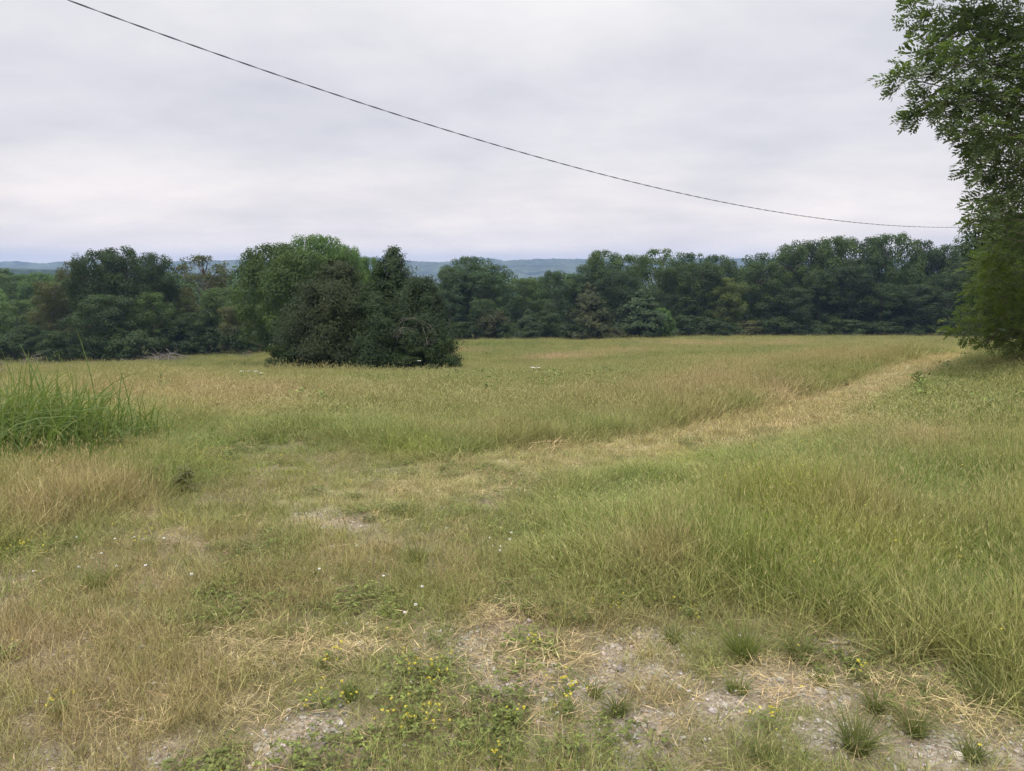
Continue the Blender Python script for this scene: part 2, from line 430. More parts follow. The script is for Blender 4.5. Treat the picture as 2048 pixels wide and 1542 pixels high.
def hills():
    xs = np.arange(-3600, 3601, 7.0); ys = np.concatenate([np.arange(1560, 2720, 9.0), np.arange(2720, 4000, 60)])
    X, Y = np.meshgrid(xs, ys); x, y = X.ravel(), Y.ravel()
    # ridge line as the sight lines give it at the ridge's distance
    px = CX + x / 2600 * FPX * cp
    rp = np.array([-700, 0, 60, 100, 150, 250, 345, 420, 480, 600, 720, 760, 800, 850, 900, 935, 960, 990, 1010, 1060, 1120, 1170, 1300, 1480, 1700, 2000, 2700])
    rt = np.array([528, 528, 528, 533, 529, 527, 528, 526, 525, 523, 520, 519, 523, 528, 528, 520, 519, 522, 526, 523, 522, 522, 521, 522, 524, 522, 526])
    top = EYE + (HOR - np.interp(px, rp, rt)) / FPX * 2600 - 6
    t = sst(1560, 2600, y)
    z = -64 + (top + 64) * t + 14 * (fbm(x / 260, y / 260, 91, 3) - .5) * np.sin(np.clip(t, 0, 1) * np.pi)
    z -= sst(2650, 3900, y) * 60
    can = 15.0 * np.sqrt(np.clip(fbm(x / 13, y / 15, 95, 2), 0, 1)) + 5 * (vn(x / 45, y / 45, 97) - .5)
    z = z + can * sst(1560, 1640, y)
    ny, nx = X.shape
    i, j = np.meshgrid(np.arange(ny - 1), np.arange(nx - 1), indexing='ij'); a = i * nx + j
    F = np.stack([a, a + 1, a + nx + 1, a + nx], -1).reshape(-1, 4)
    m = noise_material('forest_canopy', (0.010, 0.018, 0.010), (0.070, 0.090, 0.044), 0.022, detail=10)
    tag(link('hills', mesh('hills', np.stack([x, y, z], 1), F, None, m, False)), 'long blue forested ridge far beyond the trees', 'hills', kind='structure')


hills()


# ------------------------------------------------------------------ trees
def broadleaf(seed, H, W, base=0.12, nclump=85, per=165, leaf=0.15, tm=0.55, airy=0.0, rc=0.125, limbs=10, trunk_r=0.02):
    r = np.random.default_rng(seed)
    n = nclump
    t = base + (1 - base) * r.random(n) ** 0.85
    s = (t - base) / (1 - base)
    prof = np.where(s < tm, np.sqrt(np.clip(1 - ((s - tm) / (tm + .12)) ** 2, 0, 1)), np.sqrt(np.clip(1 - ((s - tm) / (1.02 - tm)) ** 2, 0, 1)))
    an = np.arange(n) * 2.39996 + r.normal(size=n) * .3
    lob = 0.72 + 0.55 * vn(np.cos(an) * 1.7 + 9, np.sin(an) * 1.7 + s * 3.2, seed)
    rr = W / 2 * prof * lob * np.where(r.random(n) < .78, .72 + .28 * r.random(n), .2 + .5 * r.random(n))
    C = np.stack([rr * np.cos(an), rr * np.sin(an), t * H * (0.93 + .07 * lob)], 1)
    rad = W * rc * r.uniform(.6, 1.35, n) * (0.65 + .35 * prof)
    C[:, 2] = np.minimum(C[:, 2], H - rad * .7)
    if airy: keep = r.random(n) > airy; C, rad = C[keep], rad[keep]; n = len(C)
    k = (per * (rad / rad.mean()) ** 2 * r.uniform(.7, 1.3, n)).astype(int) + 8
    idx = np.repeat(np.arange(n), k); m = len(idx)
    d = rdir(m, r); d[:, 2] = np.abs(d[:, 2]) * np.where(r.random(m) < .68, 1, -1); d = unit(d * np.array([1, 1, .9]))
    pos = C[idx] + d * (rad[idx] * (0.45 + .62 * r.random(m) ** .6))[:, None] * np.array([1, 1, .8])
    if not airy:
        ni = m // 6; q = r.random(ni); zi = base + (1 - base) * (.05 + .8 * q); si = (zi - base) / (1 - base)
        ri = W / 2 * .62 * np.sqrt(np.clip(1 - ((si - tm) / .75) ** 2, .05, 1)) * r.random(ni) ** .5; ai = r.random(ni) * 6.283
        inner = np.stack([ri * np.cos(ai), ri * np.sin(ai), zi * H], 1)
        pos = np.concatenate([pos, inner]); d = np.concatenate([d, rdir(ni, r)]); idx = np.concatenate([idx, r.integers(0, n, ni)]); m += ni
    N = unit(d * 1.2 + rdir(m, r) * .42 + np.array([0, 0, .5]))
    L = leaf * r.uniform(.65, 1.4, m)
    V, F = cards(pos, N, L, L * r.uniform(.5, .8, m), r)
    cv = r.random(n) * .7
    lv = np.clip(cv[idx] + r.normal(size=m) * .14, 0, 1)
    crown = mesh('crown', V, F, dict(lv=np.repeat(lv, 4)), M_LEAF)
    b = MB(); tr = H * trunk_r
    zz = np.linspace(-.6, H * .86, 9)
    wob = np.stack([np.cumsum(r.normal(size=9)) * H * .008, np.cumsum(r.normal(size=9)) * H * .008, zz], 1); wob[:2, :2] = 0
    b.tube(wob, tr * np.array([1.5, 1.05, .9, .8, .7, .55, .42, .3, .15]), 8)
    for c in C[np.argsort(r.random(n))[:limbs * 3]]:
        z0 = np.clip(c[2] - np.hypot(c[0], c[1]) * r.uniform(.6, 1.1), H * base * .8, H * .8)
        p0 = np.array([np.interp(z0, zz, wob[:, 0]), np.interp(z0, zz, wob[:, 1]), z0])
        mid = (p0 + c) / 2 + np.array([0, 0, .06 * H]) * r.uniform(-.4, 1) + r.normal(size=3) * .02 * H
        q = np.linspace(0, 1, 6)[:, None]
        P = (1 - q) ** 2 * p0 + 2 * q * (1 - q) * mid + q * q * c
        b.tube(P, tr * np.linspace(.42, .08, 6), 5)
    return crown, b.mesh('trunk', M_BARK)


def cedar(seed, H, W, base=0.05, nb=170, dens=95, spray=0.10, point=1.0, skew=0.0, nrm=.5):
    r = np.random.default_rng(seed)
    Vs, lvs, m0 = [], [], 0
    b = MB(); zz = np.linspace(-.4, H * .98, 8); x0 = np.cumsum(r.normal(size=8)) * .012 * H; x0[:2] = 0
    b.tube(np.stack([x0, x0[::-1] * .4 * 0, zz], 1), H * .026 * np.array([1.25, 1, .9, .75, .6, .42, .25, .08]), 8)
    for i in range(nb):
        s = (i + r.random()) / nb
        z0 = H * (base + (1 - base) * s * .98)
        Lb = W / 2 * 1.12 * ((1 - s) ** point * .94 + .06) * (1 if s > .12 else .8 + s) * r.uniform(.55, 1.12)
        az = i * 2.39996 + r.normal() * .4
        up = r.uniform(.1, .65) + .35 * s
        dirv = np.array([math.cos(az), math.sin(az), up]); dirv /= np.linalg.norm(dirv)
        xb = np.interp(z0, zz, x0)
        q = np.linspace(0, 1, 5)
        P = np.array([xb, 0, z0])[None] + q[:, None] * Lb * dirv[None] + np.stack([0 * q, 0 * q, -.12 * Lb * q * (1 - q) * 2], 1)
        P[:, 0] += skew * Lb
        b.tube(P, np.linspace(.012, .003, 5) * H * .35, 4)
        k = int(dens * Lb) + 14
        u = .22 + .8 * r.random(k) ** .8
        c = np.array([xb, 0, z0])[None] + u[:, None] * Lb * dirv[None] + r.normal(size=(k, 3)) * (.10 * Lb + .05) * np.array([1, 1, .7]); c[:, 0] += skew * Lb
        A = unit(dirv[None] * 1.0 + r.normal(size=(k, 3)) * .55 + np.array([0, 0, .25]))
        N = unit(np.array([math.cos(az), math.sin(az), .3]) * .9 + rdir(k, r) * .5 + np.array([0, 0, nrm]))
        L = spray * r.uniform(.6, 1.5, k)
        V, F = cards(c, N, L, L * r.uniform(.16, .3, k), r, A)
        Vs.append(V); lvs.append(np.repeat(np.clip(r.random() * .6 + r.normal(size=k) * .2, 0, 1), 4))
    V = np.concatenate(Vs)
    return mesh('crown', V, np.arange(len(V)).reshape(-1, 4), dict(lv=np.concatenate(lvs)), M_CEDAR), b.mesh('trunk', M_BARK)


PROTO = {
    'oak': [(broadleaf(100 + i, 14, 11, .10), 14, 11) for i in range(4)],
    'tall': [(broadleaf(120 + i, 16, 9, .12, tm=.6, rc=.15), 16, 9) for i in range(4)],
    'airy': [(broadleaf(140 + i, 15, 9, .36, nclump=70, per=75, tm=.62, airy=.15, rc=.12, limbs=12, leaf=.15, trunk_r=.018), 15, 9) for i in range(2)],
    'shrub': [(broadleaf(160 + i, 4, 5, .0, nclump=50, per=95, leaf=.12, tm=.35, rc=.16, limbs=6), 4, 5) for i in range(3)],
    'fine': [(broadleaf(180 + i, 2.4, 2.6, .02, nclump=60, per=130, leaf=.045, tm=.4, rc=.14, limbs=8), 2.4, 2.6) for i in range(2)],
    'conifer': [(cedar(200 + i, 9, 6.5, .02, nb=150, dens=40, spray=.22, point=.75), 9, 6.5) for i in range(2)],
    'near_oak': [(broadleaf(220 + i, 11, 9.5, .20, nclump=150, per=150, leaf=.105, tm=.55, rc=.115, limbs=12), 11, 9.5) for i in range(2)],
}
T = dict(shade_dark=(0.033, 0.055, 0.025), shade_mid=(0.040, 0.066, 0.025), dark=(0.036, 0.060, 0.025), mid=(0.052, 0.086, 0.030), blue=(0.046, 0.078, 0.038), yel=(0.076, 0.102, 0.036), brown=(0.048, 0.056, 0.027), olive=(0.064, 0.074, 0.034),
         bright=(0.070, 0.125, 0.040), cedar=(0.025, 0.042, 0.017), cbrown=(0.030, 0.043, 0.018), rust=(0.046, 0.058, 0.026), low=(0.035, 0.057, 0.024))  # front-row and wood-foot greens darkened: shade of the lower wood put into colour
_cnt = {}


def place(name, kind, px, top, wpx, Y, tn, label, cat='tree', group=None, meshes=None, rot=None, sink=0.15, var=None):
    k = _cnt.get(kind, 0); _cnt[kind] = k + 1
    if meshes is None:
        pr = PROTO[kind]; (crown, trunk), H0, W0 = pr[k % len(pr)] if var is None else pr[var]
    else:
        (crown, trunk), H0, W0 = meshes
    p = at(px, top, Y); x = p[0]; z = float(zt(x, Y)) - sink
    h = p[2] - z; w = wpx / FPX * Y
    e = bpy.data.objects.new(name, None); COL.objects.link(e); e.empty_display_size = .3
    e.location = (x, Y, z); e.scale = (w / W0, w / W0, h / H0); e.rotation_euler = (0, 0, rng.random() * 6.28 if rot is None else rot)
    tag(e, label, cat, group)
    c = link('crown', crown, e); t = link('trunk', trunk, e)
    col = np.array(T[tn]) * rng.uniform(.9, 1.12)
    c.color = (*col, 1)
    return e


BR = 'trees of the back tree line beyond the field'
LG = 'trees of the wood edge left of the cedars'
FR = 'small trees and bushes at the foot of the back tree line'
# back tree line, left to right
for a in [
    ('tree', 'tall', 905, 530, 75, 118, 'blue', 'hazy green tree just right of the cedar clump, left shoulder of the rounded crown'),
    ('tree', 'oak', 938, 513, 110, 120, 'blue', 'hazy round-topped tree right of the cedar clump, its top touching the hill line'),
    ('tree', 'tall', 985, 530, 85, 117, 'blue', 'hazy tree on the left bank of the gap where the blue hill shows'),
    ('tree', 'oak', 1050, 557, 80, 122, 'mid', 'low rounded tree standing in the gap below the blue hill'),
    ('tree', 'oak', 1106, 541, 70, 124, 'blue', 'tree with small domed top on the right bank of the hill gap'),
    ('tree', 'tall', 1150, 556, 60, 127, 'mid', 'shorter tree behind the rusty cedar, between the hill gap and the higher wood'),
    ('tree', 'tall', 1180, 528, 70, 128, 'blue', 'tree whose crown steps up from the hill gap to the higher wood'),
    ('tree', 'tall', 1211, 500, 80, 130, 'mid', 'tall tree that begins the high part of the back tree line, above the rusty cedar'),
    ('tree', 'oak', 1265, 509, 95, 128, 'mid', 'broad mid green tree between the step in the skyline and the airy crown'),
    ('tree', 'airy', 1325, 497, 110, 134, 'mid', 'tree with loose airy crown letting sky through, above the dark layered evergreen'),
    ('tree', 'tall', 1378, 506, 75, 126, 'blue', 'narrow topped tree right of the airy crown'),
    ('tree', 'oak', 1432, 510, 95, 125, 'blue', 'round tree just left of the small notch where the hill peeps through'),
    ('tree', 'oak', 1484, 536, 85, 126, 'mid', 'low tree filling the small notch of the skyline under the hill'),
    ('tree', 'airy', 1525, 505, 90, 130, 'dark', 'open crowned tree just right of the skyline notch, thin against the sky'),
    ('tree', 'tall', 1578, 488, 80, 126, 'mid', 'tree at the left end of the long high crown line on the right'),
    ('tree', 'tall', 1622, 480, 85, 128, 'dark', 'dark tree second from the left end of the long high crown line'),
    ('tree', 'oak', 1672, 473, 110, 126, 'mid', 'broad tall tree with knobbly top in the long high crown line'),
    ('tree', 'tall', 1730, 474, 90, 128, 'dark', 'dark full tree left of the highest top of the back tree line'),
    ('tree', 'oak', 1788, 467, 105, 124, 'mid', 'tallest tree of the back line, its top highest against the sky'),
    ('tree', 'tall', 1848, 480, 85, 126, 'dark', 'tree with pointed tufts right of the tallest one'),
    ('tree', 'oak', 1905, 489, 95, 124, 'dark', 'dark tree just left of the overhanging walnut, below the cable'),
    ('tree', 'oak', 1975, 492, 110, 122, 'dark', 'dark tree of the back line half hidden behind the overhanging walnut'),
    ('tree', 'oak', 2060, 490, 120, 120, 'dark', 'dark tree behind the walnut foliage at the right edge of the view'),
]:
    place(a[0], a[1], a[2], a[3], a[4], a[5], a[6], a[7], 'tree', BR)
# second layer: lower trees in front of the tall ones
for a in [
    ('tree', 'tall', 900, 570, 58, 116, 'blue', 'lower hazy tree directly behind the right shoulder of the cedar clump'),
    ('tree', 'oak', 965, 598, 63, 112, 'shade_mid', 'lower green tree in front of the hazy round-topped one'),
    ('tree', 'oak', 1088, 598, 64, 119, 'shade_mid', 'light green tree below the hill gap, left of the rusty cedar'),
    ('tree', 'tall', 1240, 540, 77, 120, 'shade_dark', 'dark leafy tree right behind the rusty cedar'),
    ('tree', 'oak', 1340, 535, 79, 120, 'shade_mid', 'mid green tree rising behind the right side of the layered evergreen'),
    ('tree', 'tall', 1400, 524, 84, 119, 'shade_mid', 'leafy front tree below the narrow topped tree'),
    ('tree', 'tall', 1455, 555, 71, 117, 'yel', 'yellowish green front tree under the skyline notch'),
    ('tree', 'tall', 1520, 522, 90, 120, 'shade_mid', 'front tree below the open crowned one right of the notch'),
    ('tree', 'tall', 1580, 575, 78, 118, 'shade_dark', 'dark front tree at the left foot of the high crown line'),
    ('tree', 'tall', 1645, 540, 77, 121, 'shade_mid', 'wide front tree with layered boughs below the knobbly top'),
    ('tree', 'tall', 1705, 517, 92, 120, 'shade_dark', 'dark front tree with low boughs reaching the field, right half of the line'),
    ('tree', 'tall', 1765, 565, 80, 119, 'shade_mid', 'front tree below the tallest crown of the line'),
    ('tree', 'tall', 1830, 568, 84, 116, 'shade_dark', 'dark front tree near the far end of the mown track'),
    ('tree', 'oak', 1895, 545, 94, 116, 'shade_dark', 'dark front tree left of the low yellow-green bough'),
    ('tree', 'tall', 1965, 502, 97, 117, 'shade_dark', 'dark front tree hidden behind the low bough of the right-hand tree'),
]:
    place(a[0], a[1], a[2], a[3], a[4], a[5], a[6], a[7], 'tree', 'lower trees along the front of the back tree line')
for a in [
    ('shrub', 'shrub', 920, 643, 60, 112, 'low', 'dark bush at the wood foot just right of the cedar clump'),
    ('shrub', 'shrub', 985, 620, 62, 111, 'brown', 'brownish bush with reddish tinge left of the small dark bush'),
    ('shrub', 'shrub', 1012, 644, 45, 110, 'low', 'low dark green bush between the brownish one and the pointed bush'),
    ('evergreen_tree', 'conifer', 1056, 618, 66, 106, 'dark', 'small pointed dark green bush tree at the wood foot below the hill gap'),
    ('shrub', 'shrub', 1100, 626, 55, 111, 'low', 'dark bush just left of the rusty cedar'),
    ('cedar_tree', 'conifer', 1178, 565, 98, 105, 'rust', 'rusty brown cone-shaped cedar standing at the edge of the field'),
    ('shrub', 'shrub', 1162, 640, 80, 106, 'low', 'dark leafy bush under the left side of the rusty cedar'),
    ('shrub', 'shrub', 1212, 646, 60, 106, 'olive', 'olive bush under the right side of the rusty cedar'),
    ('evergreen_tree', 'conifer', 1285, 578, 125, 108, 'dark', 'wide dark evergreen with layered level boughs right of the rusty cedar'),
    ('shrub', 'shrub', 1324, 616, 50, 109, 'bright', 'bright green bush against the right side of the layered evergreen'),
    ('shrub', 'shrub', 1375, 630, 70, 114, 'low', 'dark bush at the wood foot right of the layered evergreen'),
    ('shrub', 'shrub', 1432, 636, 75, 114, 'low', 'mid green bush at the wood foot below the skyline notch'),
    ('shrub', 'shrub', 1492, 640, 70, 115, 'olive', 'olive green bush with a pale stem showing at the wood foot'),
    ('shrub', 'shrub', 1550, 633, 75, 116, 'low', 'dark bush below the left end of the high crown line'),
    ('shrub', 'shrub', 1615, 640, 75, 116, 'low', 'spreading bush at the dark wood foot below the wide front tree'),
    ('shrub', 'shrub', 1690, 638, 80, 116, 'low', 'lighter green bush in the dark wood foot on the right'),
    ('shrub', 'shrub', 1760, 642, 80, 116, 'low', 'dark bush below the tallest tree of the back line'),
    ('shrub', 'shrub', 1835, 638, 80, 116, 'low', 'bush at the wood foot behind the far end of the mown track'),
    ('shrub', 'shrub', 1905, 640, 80, 115, 'low', 'dark bush behind the tip of the low yellow-green bough'),
]:
    place(a[0], a[1], a[2], a[3], a[4], a[5], a[6], a[7], 'shrub' if a[0] == 'shrub' else 'tree', FR)
# left wood edge
for a in [
    ('tree', 'oak', 20, 548, 110, 150, 'mid', 'green tree at the far left edge, standing behind the wood edge'),
    ('tree', 'oak', 75, 545, 90, 150, 'bright', 'light green tree behind the brownish oak on the far left'),
    ('tree', 'oak', -30, 575, 120, 120, 'bright', 'light green tree cut by the left edge of the picture'),
    ('tree', 'oak', 35, 600, 100, 112, 'mid', 'shaded green tree at the far left below the lighter ones'),
    ('tree', 'oak', 97, 562, 100, 94, 'olive', 'olive brown oak with leaning trunk, left of the big dark tree'),
    ('tree', 'tall', 150, 522, 70, 98, 'olive', 'slim tree with small top on the left shoulder of the big dark tree'),
    ('tree', 'oak', 198, 500, 105, 92, 'dark', 'left half of the high double crown, dark oak on the left'),
    ('tree', 'tall', 246, 492, 85, 92, 'dark', 'highest dark oak of the left wood edge'),
    ('tree', 'oak', 205, 590, 130, 86, 'dark', 'lower dark oak with drooping boughs in front of the double crown'),
    ('tree', 'tall', 308, 505, 72, 96, 'dark', 'separate pointed dark oak right of the double crown'),
    ('tree', 'oak', 300, 585, 90, 90, 'mid', 'mid green tree below the separate pointed oak'),
    ('tree', 'airy', 402, 510, 110, 100, 'olive', 'airy two-domed tree with bare limbs showing against the far hill'),
    ('tree', 'oak', 350, 590, 80, 98, 'yel', 'yellow green small tree left of the airy two-domed tree'),
    ('tree', 'oak', 385, 625, 80, 93, 'dark', 'shaded low tree under the airy two-domed tree'),
    ('tree', 'tall', 445, 575, 75, 95, 'mid', 'pale stemmed young tree left of the big round oak'),
    ('tree', 'oak', 470, 612, 80, 90, 'olive', 'small tree with thin pale trunk at the left foot of the round oak'),
    ('tree', 'oak', 55, 650, 80, 90, 'dark', 'low dark tree at the left end of the wood edge above the brush'),
]:
    place(a[0], a[1], a[2], a[3], a[4], a[5], a[6], a[7], 'tree', LG)
for a in [
    ('shrub', 'shrub', 20, 668, 70, 88, 'low', 'dark bush at the far left foot of the wood edge'),
    ('shrub', 'shrub', 118, 662, 80, 87, 'low', 'shaded bush between the leaning trunk and the brush on the left'),
    ('shrub', 'shrub', 185, 668, 60, 86, 'low', 'green bush beside the pale trunk of the left wood'),
    ('shrub', 'shrub', 262, 662, 85, 84, 'low', 'dark bush standing forward of the left wood beside the grey brush'),
    ('shrub', 'shrub', 340, 650, 90, 92, 'low', 'leafy bush behind the grey brush heap'),
    ('shrub', 'shrub', 415, 655, 90, 92, 'low', 'dark bush below the airy two-domed tree'),
    ('shrub', 'shrub', 490, 655, 80, 90, 'low', 'green bush at the field edge left of the cedar clump'),
]:
    place(a[0], a[1], a[2], a[3], a[4], a[5], a[6], a[7], 'shrub', 'bushes at the foot of the left wood edge')
# trees behind the cedars
for a in [
    ('tree', 'near_oak', 545, 488, 160, 66, 'mid', 'big round leafy oak behind the left cedar'),
    ('tree', 'near_oak', 600, 500, 150, 60, 'mid', 'leafy green oak directly behind the left cedar, in front of the round oak'),
    ('tree', 'near_oak', 640, 471, 130, 78, 'bright', 'fresh green tree with the highest top above the cedar clump'),
    ('tree', 'near_oak', 692, 489, 80, 78, 'bright', 'fresh green tree on the right shoulder of the highest top'),
    ('tree', 'near_oak', 738, 514, 70, 84, 'bright', 'smaller fresh green tree left of the spiky cedar'),
]:
    place(a[0], a[1], a[2], a[3], a[4], a[5], a[6], a[7], 'tree', 'leafy trees behind the cedar clump')

# cedar clump in the field, each tree with a crown of its own
CG = 'cedars of the clump in the field'
k1 = place('cedar_tree', 'c', 605, 572, 150, 37.5, 'cedar', 'wide dark cedar at the left of the field clump', 'tree', CG, meshes=(cedar(301, 4.6, 4.0, .05, nb=210, dens=150, spray=.07, point=.42), 4.6, 4.0))
k2 = place('cedar_tree', 'c', 676, 526, 200, 36.5, 'cbrown', 'brownish dark cedar with thick black trunk in the middle of the clump', 'tree', CG, meshes=(cedar(302, 5.4, 4.9, .13, nb=260, dens=140, spray=.07, point=.55), 5.4, 4.9))
k3 = place('cedar_tree', 'c', 785, 494, 185, 38, 'cedar', 'tallest cedar of the clump with a spiky leader above the others', 'tree', CG, meshes=(cedar(303, 6.2, 4.2, .12, nb=200, dens=110, spray=.08, point=.68), 6.2, 4.2))
k4 = place('cedar_tree', 'c', 838, 562, 165, 36, 'cedar', 'broad cedar with bare grey dead branches at the right of the clump', 'tree', CG, meshes=(cedar(304, 4.6, 4.0, .08, nb=220, dens=140, spray=.07, point=.42), 4.6, 4.0))
k5 = place('cedar_tree', 'c', 745, 588, 130, 35.6, 'cedar', 'lower dark cedar between the black trunk and the tallest one', 'tree', CG, meshes=(cedar(305, 4.0, 3.2, .05, nb=180, dens=140, spray=.07, point=.45), 4.0, 3.2))
place('shrub', 'fine', 882, 668, 80, 35, 'dark', 'dark leafy bush at the right foot of the cedar clump', 'shrub', 'bushes at the foot of the cedar clump')
place('shrub', 'fine', 826, 690, 90, 34.6, 'dark', 'low dark bush below the dead branches of the clump', 'shrub', 'bushes at the foot of the cedar clump')
place('shrub', 'fine', 560, 690, 66, 36, 'dark', 'dark low bush at the left foot of the cedar clump', 'shrub', 'bushes at the foot of the cedar clump')
place('shrub', 'fine', 745, 700, 90, 35.2, 'dark', 'dark low bush in the middle foot of the cedar clump', 'shrub', 'bushes at the foot of the cedar clump')


def dead_branches():
    r = np.random.default_rng(11)
    inv = k4.matrix_world.inverted() if False else None
    for (px, py, n, ln, spread) in [(806, 655, 14, 1.1, 1.0), (842, 640, 7, 1.3, 1.4), (868, 680, 6, .9, 1.0)]:
        b = MB(); o = at(px, py, 34.75)
        for i in range(n):
            a = r.uniform(-1, 1) * spread; L = ln * r.uniform(.5, 1)
            end = o + L * np.array([math.sin(a), r.uniform(-.3, .3), -math.cos(a) * r.uniform(.4, 1)])
            q = np.linspace(0, 1, 6)[:, None]
            P = o * (1 - q) + end * q + np.array([0, 0, .18 * L]) * (q * (1 - q)) * 2 + np.cumsum(r.normal(size=(6, 3)), 0) * .012
            b.tube(P, np.linspace(.012, .004, 6), 4)
            for j in range(3):
                s = P[r.integers(2, 5)]; e2 = s + r.normal(size=3) * .16 + np.array([0, 0, -.12])
                b.tube(np.stack([s, (s + e2) / 2 + r.normal(size=3) * .02, e2]), np.array([.008, .006, .004]), 3)
        me = b.mesh('dead_branch', M_DEAD)
        # into the cedar's own frame
        e = k4
        V = np.empty(len(me.vertices) * 3); me.vertices.foreach_get('co', V); V = V.reshape(-1, 3) - np.array(e.location)
        c, s = math.cos(-e.rotation_euler[2]), math.sin(-e.rotation_euler[2])
        V = np.stack([c * V[:, 0] - s * V[:, 1], s * V[:, 0] + c * V[:, 1], V[:, 2]], 1) / np.array(e.scale)
        me.vertices.foreach_set('co', V.ravel()); me.update()
        o_ = link('dead_branch', me, e); o_["label"] = 'bare grey dead branch hanging in front of the dark foliage'


dead_branches()


# ------------------------------------------------------------------ the overhanging pinnate-leaved trees on the right
def pinnate(L=0.42, pairs=7, seed=0):
    r = np.random.default_rng(seed)
    Vs = []
    for i in range(pairs):
        t = (i + 1.0) / (pairs + .6)
        c0 = np.array([t * L, 0, -.30 * L * t * t])
        sz = L * .215 * (1 - .5 * abs(t - .6)) * r.uniform(.75, 1.2)
        for s in (-1, 1):
            A = unit(np.array([.55 + .4 * t + r.normal() * .22, s * 1.0, -.42 + r.normal() * .28]))
            N = unit(np.array([0.1, -s * .28 + r.normal() * .1, 1.0]))
            Vs.append(cards((c0 + A * sz)[None], N[None], np.array([sz]), np.array([sz * .42]), r, A[None], .12)[0])
    A = unit(np.array([1, 0, -.7])); c0 = np.array([L, 0, -.3 * L])
    Vs.append(cards((c0 + A * L * .1)[None], np.array([[.5, 0, .85]]), np.array([L * .12]), np.array([L * .045]), r, A[None], .12)[0])
    return np.concatenate(Vs)


PIN = [pinnate(.40, 5, 1), pinnate(.34, 4, 2), pinnate(.44, 6, 3)]


def pin_tree(name, blobs, trunk_pts, trunk_r, label, tn, seed, dens=1.0, group=None, size=1.0):
    r = np.random.default_rng(seed)
    e = bpy.data.objects.new(name, None); COL.objects.link(e)
    base = np.array(trunk_pts[0], float); e.location = base
    tag(e, label, 'tree', group)
    tp = np.array(trunk_pts, float)
    b = MB(); q = np.linspace(0, 1, 16); sx = np.linspace(0, 1, len(tp))
    TP = np.stack([np.interp(q, sx, tp[:, k]) for k in range(3)], 1) - base
    b.tube(TP, np.linspace(trunk_r * 1.15, trunk_r * .25, 16), 10)
    Vs, lvs = [], []
    for (c, rad, den) in blobs:
        c = np.array(c) - base
        # limb from trunk to this spray
        zz = c[2] - np.hypot(*(c[:2] - TP[8][:2])) * r.uniform(.15, .5)
        i = int(np.argmin(np.abs(TP[:, 2] - zz))); p0 = TP[i]
        mid = (p0 + c) / 2 + np.array([0, 0, .14 * np.linalg.norm(c - p0)])
        qq = np.linspace(0, 1, 9)[:, None]; P = (1 - qq) ** 2 * p0 + 2 * qq * (1 - qq) * mid + qq ** 2 * c
        P[1:-1] += r.normal(size=(7, 3)) * .05
        b.tube(P, np.linspace(min(trunk_r * .3, .05), .006, 9), 5)
        n = int(den * dens * 52 * (rad / .5) ** 1.9) + 5
        out = unit(c - TP[min(i + 2, 15)]); out[2] *= .5
        start = c + rdir(n, r) * (rad * r.random(n) ** .5)[:, None] * np.array([.95, .95, .8])
        d = unit((start - c) / rad * .9 + out * .7 + r.normal(size=(n, 3)) * .35 + np.array([0, 0, -.12]))
        d[:, 2] = np.clip(d[:, 2], -.75, .35); d = unit(d)
        up = unit(np.array([0, 0, 1.0]) + r.normal(size=(n, 3)) * .45)
        S = unit(np.cross(up, d)); U = np.cross(d, S)
        # twigs
        for k in r.choice(n, min(n, 5), replace=False):
            b.tube(np.stack([c, (c + start[k]) / 2 + r.normal(size=3) * .03, start[k]]), np.array([.009, .006, .003]), 3)
        which = r.integers(0, 3, n); sc = r.uniform(.7, 1.1, n) * size
        for w in range(3):
            m = which == w
            if not m.any(): continue
            L = PIN[w][None] * sc[m][:, None, None]
            V = start[m][:, None] + L[..., 0:1] * d[m][:, None] + L[..., 1:2] * S[m][:, None] + L[..., 2:3] * U[m][:, None]
            Vs.append(V.reshape(-1, 3))
            lv = np.clip(r.random((m.sum(), 1)) * .6 + .15 + r.normal(size=(m.sum(), PIN[w].shape[0] // 4)) * .18, 0, 1)
            lvs.append(np.repeat(lv.ravel(), 4))
    V = np.concatenate(Vs)
    cr = link('crown', mesh('crown', V, np.arange(len(V)).reshape(-1, 4), dict(lv=np.concatenate(lvs)), M_WALNUT), e)
    cr.color = (*T[tn], 1)
    link('trunk', b.mesh('trunk', M_BARK), e)
    return e


T['walnut'] = (0.088, 0.122, 0.068); T['hick'] = (0.095, 0.132, 0.045)  # hickory green raised: lit look of its boughs put into the leaf colour


